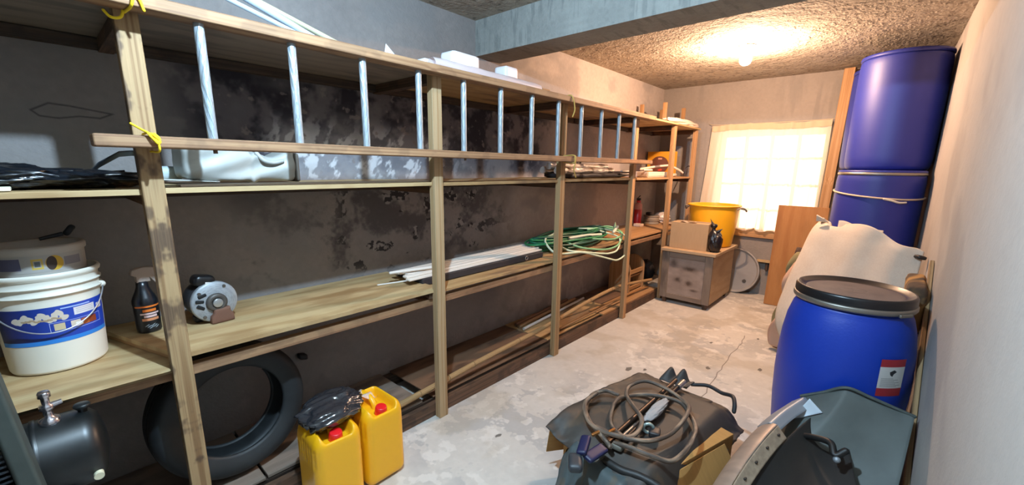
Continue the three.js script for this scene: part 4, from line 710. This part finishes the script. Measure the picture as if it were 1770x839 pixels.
{
  const t = thing('brush', 'small black brush resting on the rim of the smaller pail', 'brush', [-2.31, 1.258, -0.04]);
  add(t, 'bristle_head', soft(0.03, 0.02, 0.045, 0.008, [5, 4, 6], (v) => { v.x += 0.004 * Math.sin(v.z * 200); }), flat(0x1d2126, 0.8), [0, 0.034, -0.02], [0.9, 0, 0]);
  add(t, 'handle', rodGeo([0, 0.008, 0.06], [0, 0.022, -0.002], 0.006, 0.008, 10), flat(0x23262a, 0.5));
}
{
  const t = thing('spray_bottle', 'black spray bottle with orange striped label and grey trigger', 'spray bottle', [-2.3, 0.8347, -0.238], 0.5);
  const bk = P({ color: 0x14181e, roughness: 0.3, clearcoat: 0.4 });
  add(t, 'bottle_body', lathe([[0, 0], [0.036, 0], [0.041, 0.006], [0.042, 0.02], [0.042, 0.118], [0.0435, 0.126], [0.043, 0.142], [0.038, 0.156], [0.027, 0.18], [0.021, 0.2], [0.019, 0.222], [0, 0.222]], 40), bk);
  const lab = print(512, 420, (c, W, Hh) => { c.fillStyle = '#121418'; c.fillRect(0, 0, W, Hh); c.fillStyle = '#e2762c'; c.fillRect(0, 8, W, 26); c.fillRect(140, 64, 240, 40); c.fillStyle = '#e6c3bd'; c.fillRect(90, 122, 340, 26); c.fillRect(150, 160, 230, 34); c.fillStyle = '#dd8f63'; c.fillRect(110, 208, 300, 40); c.fillStyle = '#8d9aa0'; for (let i = 0; i < 6; i++) { c.beginPath(); c.ellipse(180 + i * 34, 320 + (i % 3) * 18, 42, 8, -0.4, 0, 7); c.fill(); } });
  add(t, 'bottle_label', new THREE.CylinderGeometry(0.0428, 0.0428, 0.115, 32, 1, true, 0.0, 2.4), M({ map: lab, roughness: 0.35 }), [0, 0.066, 0]);
  const s = new THREE.Shape(); [[-0.02, 0], [0.02, 0], [0.02, 0.024], [0.035, 0.034], [0.03, 0.05], [-0.005, 0.058], [-0.055, 0.05], [-0.062, 0.04], [-0.05, 0.032], [-0.034, 0.03], [-0.044, 0.006], [-0.05, -0.012], [-0.043, -0.015], [-0.026, 0.012], [-0.02, 0.02]].forEach(([x, y], i) => i ? s.lineTo(x, y) : s.moveTo(x, y));
  add(t, 'trigger_head', new THREE.ExtrudeGeometry(s, { depth: 0.024, bevelEnabled: true, bevelSize: 0.003, bevelThickness: 0.004, bevelSegments: 2 }), flat(0xa39185, 0.5), [0.012, 0.222, -0.0], [0, -Math.PI / 2 - 0.4, 0]);
}
{
  const t = thing('electric_motor', 'round grey electric motor with black cable cover lying on the bench', 'motor', [-2.25, 0.932, -0.462], 0.12);
  const al = M({ roughness: 0.5, metalness: 0.4, map: rep(tex(256, 256, (u, v) => mix3(hex(0x8c8f92), hex(0xb4b7ba), fbm(u * 10, v * 10, 4))), 0.3, 0.3) }), dk = flat(0x202124, 0.5), rust = flat(0x6d4a3a, 0.8);
  const X = (g) => g.rotateZ(-Math.PI / 2);
  add(t, 'casing', X(lathe([[0, -0.1], [0.07, -0.1], [0.085, -0.085], [0.088, -0.06], [0.088, 0.02], [0, 0.02]], 48)), dk);
  add(t, 'end_plate', X(lathe([[0.089, 0.02], [0.093, 0.022], [0.093, 0.034], [0.088, 0.042], [0.06, 0.048], [0.04, 0.05], [0, 0.05]], 48)), al);
  add(t, 'hub', X(lathe([[0.042, 0.048], [0.042, 0.06], [0.034, 0.066], [0.024, 0.066], [0.022, 0.06], [0, 0.06]], 32)), flat(0x55504c, 0.5, 0.4)); add(t, 'shaft_end', X(lathe([[0, 0.075], [0.018, 0.075], [0.02, 0.07], [0.02, 0.058], [0, 0.058]], 24)), flat(0xb7b7b5, 0.3, 0.7));
  for (const a of [2.5, 2.95, 3.4]) add(t, 'vent', soft(0.008, 0.034, 0.016, 0.003, [2, 6, 3]), flat(0x0f1012), [0.046, 0.06 * Math.sin(a - 0.05) * 1, 0.062 * -Math.cos(a)], [-(a - Math.PI) + 1.2, 0, 0]);
  for (const a of [0.7, 2.1, 4.0, 5.4]) add(t, 'screw', new THREE.CylinderGeometry(0.007, 0.007, 0.01, 12).rotateZ(Math.PI / 2), flat(0x77736e, 0.3, 0.8), [0.044, 0.078 * Math.sin(a), 0.078 * Math.cos(a)]);
  const cv = add(t, 'cable_cover', soft(0.07, 0.05, 0.085, 0.018, [8, 6, 10], (v) => { v.z *= 1 - 4 * Math.max(0, v.y); }), flat(0x121214, 0.35), [0.0, 0.1, 0.025], [-0.2, 0, 0]); add(cv, 'paper_sticker', box(0.002, 0.016, 0.03, 0.0005), flat(0xdcd6cf), [0.0355, -0.012, -0.014]);
  add(t, 'mounting_foot', soft(0.035, 0.07, 0.09, 0.006, [4, 6, 8], (v) => { v.z *= 1 + 1.5 * Math.max(0, -v.y); if (v.y > 0) v.z *= 0.75; }), rust, [0.05, -0.062, -0.015]); add(t, 'mounting_foot', soft(0.05, 0.03, 0.13, 0.006, [4, 4, 8]), dk, [-0.04, -0.083, 0]);
}
{                                                                    // bundle of white trim strips on a dark board
  const t = thing('dark_board', 'dark flat board under the white trim strips on the bench', 'board'); slab(t, 'board', flat(0x2a282c, 0.6), [-2.36, -2.06], [0.821, 0.865], [-1.5, -2.72], 0.004); add(t, 'ring', new THREE.TorusGeometry(0.014, 0.003, 8, 20), flat(0xa59a94, 0.3, 0.7), [-2.055, 0.845, -2.5], [0, Math.PI / 2, 0]);
  const pvc = M({ roughness: 0.55, map: rep(tex(256, 128, (u, v) => mix3(hex(0xd9cfc2), hex(0xf0e8dc), fbm(u * 5, v * 16, 4))), 1, 0.3) }), sg = box(0.042, 0.012, 1.34, 0.003), r = rng(5);
  for (let i = 0; i < 9; i++) { const k = i % 5, m = lone('trim_strip', sg, pvc, 'white trim strip lying in the bundle along the bench', 'strip', [-2.3 + k * 0.05 + (i > 4 ? 0.018 : 0), 0.872 + (i > 4 ? 0.013 : 0), -2.12 + (r() - 0.5) * 0.1], [0, (r() - 0.5) * 0.03 + 0.03, 0], 'white trim strips on the bench'); }
  const roll = (label, a, b) => lone('plastic_rod', tube([a, b], 0.0095, 4, 12), flat(0xe2d8cc, 0.5), label, 'rod');
  roll('upper of two pale round rods sticking out of the strip bundle', [-2.19, 0.907, -1.36], [-2.13, 0.908, -1.62]); roll('lower of two pale round rods sticking out of the strip bundle', [-2.235, 0.83, -1.3], [-2.19, 0.83, -1.485]);
}
{
  const t = thing('garden_hose', 'dark green garden hose coiled on the bench', 'hose'), r = rng(23), gr = [P({ color: 0x0c5a40, roughness: 0.35, clearcoat: 0.2 }), P({ color: 0x1f7446, roughness: 0.4 }), P({ color: 0x08483c, roughness: 0.35 })];
  for (let i = 0; i < 16; i++) {
    const lz = 0.46 + r() * 0.15, lx = 0.09 + r() * 0.12, y = 0.842 + i * 0.007, cz = -3.33 + (r() - 0.5) * 0.12, cx = -2.2 + (r() - 0.5) * 0.05, pts = [];
    for (let k = 0; k < 22; k++) { const a = k / 22 * Math.PI * 2; pts.push([cx + lx * Math.cos(a) + 0.014 * Math.sin(3 * a + i), y + 0.01 * Math.sin(2 * a + i * 1.3), cz + lz * Math.sin(a)]); }
    add(t, 'loop', tube(pts, 0.0095, 130, 8, true), gr[i % 3]);
  }
}
{
  const t = thing('pale_cable', 'pale green cable looped over the green hose and hanging off the bench edge', 'cable'), m = [flat(0xcfe0c4, 0.45), flat(0x7fb98a, 0.45), flat(0xe2d9c0, 0.5)];
  const Ls = [[[-2.3, 0.94, -3.2], [-2.1, 0.93, -2.8], [-1.99, 0.86, -2.78], [-1.925, 0.825, -3.1], [-1.92, 0.76, -3.35], [-1.915, 0.69, -3.6], [-1.915, 0.655, -3.75], [-1.915, 0.69, -3.92], [-1.93, 0.79, -4.02], [-1.98, 0.87, -4.0], [-2.1, 0.93, -3.85], [-2.28, 0.95, -3.6]],
    [[-2.15, 0.93, -2.95], [-1.98, 0.86, -2.95], [-1.925, 0.82, -3.15], [-1.92, 0.765, -3.45], [-1.92, 0.745, -3.6], [-1.92, 0.76, -3.75], [-1.96, 0.86, -3.85], [-2.1, 0.935, -3.7]],
    [[-2.1, 0.935, -3.0], [-1.97, 0.87, -3.1], [-1.93, 0.826, -3.3], [-1.922, 0.79, -3.6], [-1.93, 0.815, -3.8], [-2.0, 0.9, -3.96], [-2.15, 0.94, -3.9], [-2.3, 0.94, -3.6]],
    [[-2.05, 0.93, -3.2], [-1.96, 0.89, -3.5], [-1.945, 0.87, -3.75], [-2.0, 0.9, -3.98], [-2.12, 0.95, -3.95], [-2.18, 0.945, -3.6]]];
  Ls.forEach((p, i) => add(t, 'loop', tube(p, 0.0085, 120, 8), m[[0, 0, 1, 1][i]])); add(t, 'wrapped_bundle', tube([[-2.06, 0.935, -3.1], [-2.03, 0.935, -3.35], [-2.0, 0.925, -3.55]], 0.013, 30, 8), m[2]); add(t, 'wrapped_bundle', tube([[-1.99, 0.925, -3.78], [-2.01, 0.965, -3.9]], 0.015, 12, 8), m[2]);
  add(t, 'cable_end', new THREE.ConeGeometry(0.02, 0.07, 10), flat(0xa0b487, 0.5), [-2.05, 0.98, -3.92]);
}
{                                                                    // far end of the bench
  const t = thing('fire_extinguisher', 'small red cylinder with a pale top band and black valve on the bench', 'extinguisher', [-2.395, 0.832, -5.18]);
  const red = P({ color: 0xb3141c, roughness: 0.35, clearcoat: 0.3 });
  add(t, 'cylinder', lathe([[0, 0], [0.045, 0], [0.05, 0.008], [0.05, 0.2], [0, 0.2]], 32), red); add(t, 'band', lathe([[0.0502, 0.2], [0.0502, 0.255], [0.042, 0.275], [0.026, 0.288], [0, 0.288]], 32), flat(0xc98f86, 0.4)); add(t, 'neck', lathe([[0.026, 0.284], [0.028, 0.31], [0.018, 0.318], [0, 0.318]], 20), red); add(t, 'valve', soft(0.05, 0.03, 0.04, 0.008, [4, 4, 4]), flat(0x1c1a1c, 0.4), [0, 0.332, 0]); add(t, 'lever', box(0.012, 0.008, 0.08), flat(0x1c1a1c, 0.4), [0.01, 0.362, 0.02], [0.4, 0, 0]);
  lone('white_block', box(0.1, 0.035, 0.09, 0.006), flat(0xd5bfae, 0.5), 'small pale block on the bench in front of the red cylinder', 'block', [-2.3, 0.85, -5.02]);
  for (let i = 0; i < 2; i++) lone('cable_reel', lathe([[0.05, 0], [0.1, 0], [0.103, 0.006], [0.1, 0.014], [0.094, 0.018], [0.094, 0.036], [0.1, 0.04], [0.103, 0.048], [0.1, 0.055], [0.05, 0.055], [0.05, 0]], 40), flat(0x8d8070, 0.7), ['lower of two grey tape reels stacked beside the red cylinder', 'upper of two grey tape reels stacked beside the red cylinder'][i], 'reel', [-2.31, 0.832 + i * 0.056, -5.42]);
  lone('rubber_plug', soft(0.07, 0.045, 0.07, 0.018, [6, 5, 6]), flat(0x1b191b, 0.4), 'black rubber plug lying on the stacked tape reels', 'plug', [-2.34, 0.965, -5.4]);
  lone('crumpled_bag', blob(0.1, 0.075, 0.11, 0.4, 2.4, 33, 48), P({ color: 0xd8c8bb, roughness: 0.3, clearcoat: 0.6 }), 'crumpled pale plastic bag on the bench behind the last posts', 'bag', [-2.26, 0.895, -5.66]);
  lone('dinner_plate', lathe([[0, 0.004], [0.06, 0.002], [0.065, 0], [0.07, 0.004], [0.105, 0.018], [0.108, 0.022], [0.1, 0.022], [0.066, 0.01], [0, 0.01]], 40), flat(0xc0a48c, 0.4), 'pale plate on the bench in front of the crumpled bag', 'plate', [-2.09, 0.832, -5.52]);
}

// ================================================================ middle shelf
const SH = 1.462;
{
  const t = thing('bin_bag', 'long crumpled black plastic bag at the left of the middle shelf', 'bag', [-2.12, SH, 0.05]);
  const b = P({ color: 0x12161c, roughness: 0.25, clearcoat: 0.6, clearcoatRoughness: 0.2 });
  add(t, 'bag_body', blob(0.15, 0.045, 0.24, 0.4, 2.2, 3, 64).translate(0, 0.034, 0.05), b); add(t, 'bag_body', blob(0.12, 0.032, 0.18, 0.4, 2.6, 8, 48).translate(0.03, 0.026, -0.17), b);
  add(t, 'strap', sheet(40, 3, (u, v) => { const c = [[0.02, 0.03, -0.17], [0.01, 0.075, -0.21], [0.0, 0.115, -0.27], [-0.04, 0.12, -0.31], [-0.05, 0.12, -0.34]], k = u * 4, i = Math.min(3, Math.floor(k)), f = k - i; return [mix(c[i][0], c[i + 1][0], f) + (v - 0.5) * 0.03, mix(c[i][1], c[i + 1][1], f) + (v - 0.5) * 0.018, mix(c[i][2], c[i + 1][2], f)]; }, 0.003), flat(0x1b2026, 0.5));
}
lone('grey_case', soft(0.1, 0.06, 0.14, 0.025, [8, 6, 10], (v) => { v.y += 0.008 * n3(v.x * 30, v.z * 30, 1); }), flat(0xb9c6c6, 0.5), 'small pale grey case behind the strap of the black bag', 'case', [-2.3, SH + 0.04, -0.36]);
lone('thin_board', box(0.2, 0.012, 0.5), flat(0xe4d9bf, 0.6), 'thin cream board at the far left front of the middle shelf', 'board', [-2.02, SH + 0.004, 0.3]);
{
  const t = thing('car_trim_piece', 'pale grey moulded car trim piece with a dark end strap on the middle shelf', 'car part', [-2.14, SH, -0.6], 0.02);
  const v = M({ roughness: 0.5, map: rep(tex(512, 256, (u, w) => mix3(hex(0x9a9a94), hex(0xc0c0ba), 0.6 * fbm(u * 5, w * 5, 4) + 0.4 * fbm(u * 20, w * 20, 3))), 0.8, 0.4) });
  add(t, 'padded_body', soft(0.2, 0.155, 0.42, 0.03, [14, 14, 30], (p) => { p.y += 0.012 * n3(p.z * 12, p.y * 14, p.x * 10) - 0.045 * Math.exp(-(((p.z + 0.11) / 0.07) ** 2)) * sm(0, 0.07, p.y) - 0.02 * Math.exp(-(((p.z + 0.03) / 0.012) ** 2)) * sm(0.02, 0.06, p.x); p.x += 0.012 * Math.sin(p.z * 16) + 0.006 * Math.sin(p.y * 70 + p.z * 22); if (p.y < 0) p.y *= 0.92 - 0.12 * sm(0.1, 0.2, p.z); }).translate(0, 0.083, 0), v);
  add(t, 'rolled_edge', tube([[0.09, 0.13, -0.05], [0.1, 0.1, -0.075], [0.1, 0.092, -0.11], [0.095, 0.1, -0.15]], 0.009, 30, 8), v);
  add(t, 'end_strap', soft(0.19, 0.13, 0.022, 0.01, [12, 10, 3]), flat(0x5d564e, 0.6), [0, 0.072, -0.215], [0, 0, 0]);
  add(t, 'flat_tongue', sheet(14, 6, (u, w) => [mix(0.02, 0.1, w), 0.012 + 0.012 * (1 - u), mix(0.3, 0.1, u)], 0.006), v);
}
lone('white_lath', box(0.06, 0.01, 1.15), flat(0xcfc0ae, 0.6), 'long thin pale lath lying along the front of the middle shelf', 'lath', [-1.985, SH + 0.003, -0.93], [0, 0.01, 0]);
{
  const foil = P({ color: 0xd9cfc4, roughness: 0.22, metalness: 0.75 });
  for (const [i, y, x] of [[0, 0.105, -2.19], [1, 0.068, -2.11], [2, 0.07, -2.27]]) lone('foil_roll', (() => { const g = new THREE.CylinderGeometry(0.03, 0.026, 0.98, 26, 90).rotateX(Math.PI / 2), p = g.attributes.position; for (let k = 0; k < p.count; k++) { const q = 1 + 0.45 * n3(p.getX(k) * 60 + i * 9, p.getY(k) * 60, p.getZ(k) * 11); p.setXYZ(k, p.getX(k) * q, p.getY(k) * q, p.getZ(k)); } g.computeVertexNormals(); return g; })(), foil, ['topmost of three foil wrapped rolls on the middle shelf', 'front one of three foil wrapped rolls on the middle shelf', 'rear one of three foil wrapped rolls on the middle shelf'][i], 'roll', [x, SH + y - 0.004, -3.42], [0, 0.02 * i, 0], 'foil rolls on the middle shelf');
  const t = thing('black_tarp', 'flat folded black sheet under the foil wrapped rolls', 'sheet'); add(t, 'folded_sheet', soft(0.3, 0.04, 1.2, 0.015, [10, 4, 40], (v) => { v.y += 0.012 * n3(v.x * 10, v.z * 8, 2) + (v.z < -0.3 ? 0.018 * sm(-0.3, -0.5, v.z) : 0); }), flat(0x1d1b20, 0.5), [-2.16, SH + 0.02, -3.62]);
  for (const [i, y, z] of [[0, 0.062, -4.02], [1, 0.036, -4.0]]) lone('metal_strip', box(0.025, 0.012, 0.3, 0.003), flat(0xc9bcb2, 0.35, 0.4), ['upper bright metal strip at the end of the black sheet', 'lower bright metal strip at the end of the black sheet'][i], 'strip', [-1.995 - i * -0.01, SH + y, z]);
}
{
  const wh = flat(0xe2d2c2, 0.5);
  const t = thing('plastic_tray', 'low white plastic tray on the middle shelf left of the tall post', 'tray', [-2.12, SH - 0.004, -4.72]); slab(t, 'tray_base', wh, [-0.14, 0.14], [0, 0.012], [-0.26, 0.26]); for (const s of [-1, 1]) { slab(t, 'tray_wall', wh, [s * 0.14 - 0.005, s * 0.14 + 0.005], [0.012, 0.06], [-0.26, 0.26]); slab(t, 'tray_wall', wh, [-0.134, 0.134], [0.012, 0.06], [s * 0.26 - 0.005, s * 0.26 + 0.005]); }
  lone('metal_rod', tube([[-2.0, SH + 0.075, -4.4], [-2.0, SH + 0.075, -4.6]], 0.01, 4, 10), wh, 'short white rod across the near corner of the white tray', 'rod');
  const u = thing('folded_frame', 'white triangular plastic frame lying across the tray in front of the yellow box', 'frame'); add(u, 'arm', tube([[-2.2, SH + 0.085, -4.75], [-2.14, SH + 0.12, -5.1], [-2.08, SH + 0.135, -5.3]], 0.014, 24, 8), wh); add(u, 'arm', tube([[-2.08, SH + 0.135, -5.3], [-2.0, SH + 0.07, -5.45], [-1.985, SH + 0.045, -5.5]], 0.014, 24, 8), wh); add(u, 'foot', soft(0.05, 0.035, 0.22, 0.012, [4, 4, 8]), wh, [-2.03, SH + 0.018, -5.32], [0, 0.2, 0]);
  lone('black_strip', soft(0.05, 0.02, 0.24, 0.008, [4, 3, 8]), flat(0x1b1818, 0.5), 'short black strip lying inside the white tray', 'strip', [-2.08, SH + 0.025, -4.75]);
}
{
  const t = thing('yellow_box', 'upright yellow box with a brown round print on the middle shelf', 'box', [-2.29, SH - 0.003, -5.56]);
  add(t, 'carton', box(0.36, 0.315, 0.1, 0.006), flat(0xdf9c1e, 0.6), [0, 0.1575, 0]);
  const pr = print(256, 256, (c, W, Hh) => { c.fillStyle = '#dd9a20'; c.fillRect(0, 0, W, Hh); c.fillStyle = '#6d4030'; c.beginPath(); c.ellipse(120, 140, 92, 96, 0, 0, 7); c.fill(); c.fillStyle = '#d89a7c'; c.fillRect(104, 62, 40, 18); c.fillStyle = '#d8452c'; c.beginPath(); c.ellipse(130, 196, 22, 12, -0.2, 0, 7); c.fill(); c.strokeStyle = '#5b3a1e'; c.lineWidth = 7; c.beginPath(); c.arc(30, 60, 46, 0.3, 1.9); c.stroke(); });
  add(t, 'front_print', new THREE.PlaneGeometry(0.34, 0.295), M({ map: pr, roughness: 0.6 }), [0, 0.158, 0.0512]);
}
lone('black_cable', tube([[-2.05, SH + 0.004, -5.66], [-2.04, SH + 0.1, -5.74], [-2.02, SH + 0.13, -5.82], [-2.0, SH + 0.09, -5.88], [-2.0, SH + 0.004, -5.9]], 0.006, 40, 7), flat(0x4b3a36, 0.6), 'dark cable arched at the far end of the middle shelf', 'cable');
// ================================================================ top shelf
const ST = 2.0545;
{
  const wp = flat(0x9fa8b0, 0.5), cream = flat(0xa8a386, 0.6);
  for (const [i, label, m, a, b, r] of [[0, 'front white plastic channel at the left of the top shelf', wp, [-1.9, 2.315, 0.1], [-1.9, ST + 0.018, -0.8], 0.009], [1, 'thick white plastic pipe in the middle of the top shelf bundle', wp, [-1.935, 2.395, 0.0], [-1.93, ST + 0.024, -0.88], 0.0145], [2, 'cream plastic pipe at the back of the top shelf bundle', cream, [-1.985, 2.4, 0.1], [-1.96, ST + 0.02, -1.05], 0.011]]) {
    const t = thing('plastic_pipe', label, 'pipe', [0, 0, 0], 0, 'plastic pipes on the top shelf'), d = new THREE.Vector3(...b).sub(new THREE.Vector3(...a)), q = new THREE.Quaternion().setFromUnitVectors(new THREE.Vector3(0, 1, 0), d.clone().normalize());
    add(t, 'tube', lathe([[r * 0.75, 0], [r, 0], [r, d.length()], [r * 0.75, d.length()], [r * 0.75, 0]], 20).applyQuaternion(q).translate(...a), m);
  }
  {
    const t = thing('carton', 'brown carton at the near end of the top shelf that props up the pipes', 'carton', [-2.0, ST, 0.22]);
    slab(t, 'carton_body', flat(0x9a7446, 0.85), [-0.13, 0.13], [0, 0.26], [-0.16, 0.16]); slab(t, 'carton_lid', flat(0xa57e4e, 0.85), [-0.132, 0.132], [0.2605, 0.266], [-0.162, 0.162]);
  }
  lone('plastic_film', sheet(50, 12, (u, v) => [mix(-1.88, -2.1, v), ST + 0.008 + 0.012 * (fbm(u * 16, v * 6, 3)) * (0.4 + v), mix(-0.1, -1.25, u)], 0.001, 1, 1), P({ color: 0xe8f0f8, roughness: 0.15, transmission: 0.6, thickness: 0, clearcoat: 1 }), 'clear plastic film lying along the front of the top shelf', 'film');
  lone('paper_scrap', sheet(6, 6, (u, v) => [-2.0 + 0.03 * v, ST + 0.012 + 0.075 * v * (1 - u), mix(-1.26, -1.35, u)], 0.001), flat(0xe2e4ea, 0.8), 'folded white paper scrap standing on the top shelf', 'paper');
  const plug = flat(0xe8e6ea, 0.4);
  for (const [label, x, z, w, h, d] of [['low white plastic box at the left of the three on the top shelf', -2.04, -1.56, 0.1, 0.075, 0.11], ['large white plastic box in the middle of the three on the top shelf', -2.05, -1.82, 0.12, 0.155, 0.22], ['white plastic box at the right of the three, beyond the dark cable', -2.06, -2.245, 0.11, 0.155, 0.13]]) {
    const t = thing('junction_box', label, 'box', [x, ST, z], 0.03, 'white plastic boxes on the top shelf'); add(t, 'casing', soft(w, h, d, 0.016, [8, 8, 8]).translate(0, h / 2, 0), plug);
    if (d > 0.2) add(t, 'cover_plate', box(0.004, h * 0.45, d * 0.32, 0.001), flat(0xf4f6f8, 0.35), [w / 2, h * 0.45, 0.04]);
  }
  lone('film_tube', (() => { const g = new THREE.CylinderGeometry(0.034, 0.034, 0.95, 24, 60, true).rotateX(Math.PI / 2), p = g.attributes.position; for (let k = 0; k < p.count; k++) { const q = 1 + 0.4 * n3(p.getX(k) * 50, p.getY(k) * 50, p.getZ(k) * 8); p.setXYZ(k, p.getX(k) * q, p.getY(k) * q, p.getZ(k)); } g.computeVertexNormals(); return g; })(), P({ color: 0xeadfe0, roughness: 0.25, transmission: 0.35, thickness: 0, side: THREE.DoubleSide }), 'translucent rolled plastic film in front of the white boxes', 'film', [-1.935, ST + 0.033, -1.98], [0, 0.02, 0]);
  lone('coiled_wire', tube([[-2.08, ST + 0.02, -1.95], [-2.06, ST + 0.06, -2.0], [-2.04, ST + 0.035, -2.06], [-2.07, ST + 0.07, -2.1], [-2.05, ST + 0.09, -2.14], [-2.02, ST + 0.06, -2.12], [-2.05, ST + 0.03, -2.1], [-2.08, ST + 0.08, -2.15]], 0.008, 90, 7), flat(0x2a3236, 0.5), 'dark coiled wire between the white plastic boxes', 'wire');
  lone('pine_offcut', box(0.06, 0.045, 0.09), pineOrange, 'small pine offcut at the end of the rolled film', 'offcut', [-1.96, ST + 0.023, -2.53]);
}
{
  const t = thing('wire_tangle', 'thin rusty wire tangle lying along the top shelf past the fourth post', 'wire'), r = rng(61), m = flat(0x6a4c36, 0.7);
  for (let k = 0; k < 5; k++) { const p = []; let y = ST + 0.006; for (let i = 0; i < 14; i++) p.push([-1.97 - k * 0.02 + (r() - 0.5) * 0.05, y + Math.abs(Math.sin(i * 1.1 + k)) * 0.055 * r() * (i < 10 ? 1 : 0.4), -2.75 - i * 0.085 - k * 0.02]); add(t, 'wire', tube(p, 0.003, 80, 5), m); }
}
{
  const t = thing('upturned_stool', 'small wooden stool upside down at the far end of the top shelf', 'stool', [-2.27, ST, -5.42]);
  slab(t, 'seat', pineOrange, [-0.17, 0.17], [0, 0.022], [-0.34, 0.34]);
  for (const x of [-0.145, 0.145]) for (const z of [-0.3, 0.3]) slab(t, 'leg', pineOrange, [x - 0.022, x + 0.022], [0.0225, 0.27], [z - 0.016, z + 0.016]);
  slab(t, 'apron', pineOrange, [0.136, 0.154], [0.05, 0.1], [-0.283, 0.283]); slab(t, 'apron', pineOrange, [-0.154, -0.136], [0.05, 0.1], [-0.283, 0.283]); slab(t, 'apron', darkWood, [-0.122, 0.122], [0.05, 0.1], [-0.309, -0.291]);
}
lone('white_cloth', blob(0.075, 0.05, 0.52, 0.45, 2.6, 44, 60), flat(0xe2d0be, 0.9), 'crumpled white cloth along the front edge of the top shelf by the stool', 'cloth', [-1.98, ST + 0.036, -5.3]);

scene.traverse((o) => { if (o.isMesh) { o.castShadow = true; o.receiveShadow = true; } });
sun.castShadow = true;
renderer.render(scene, camera);
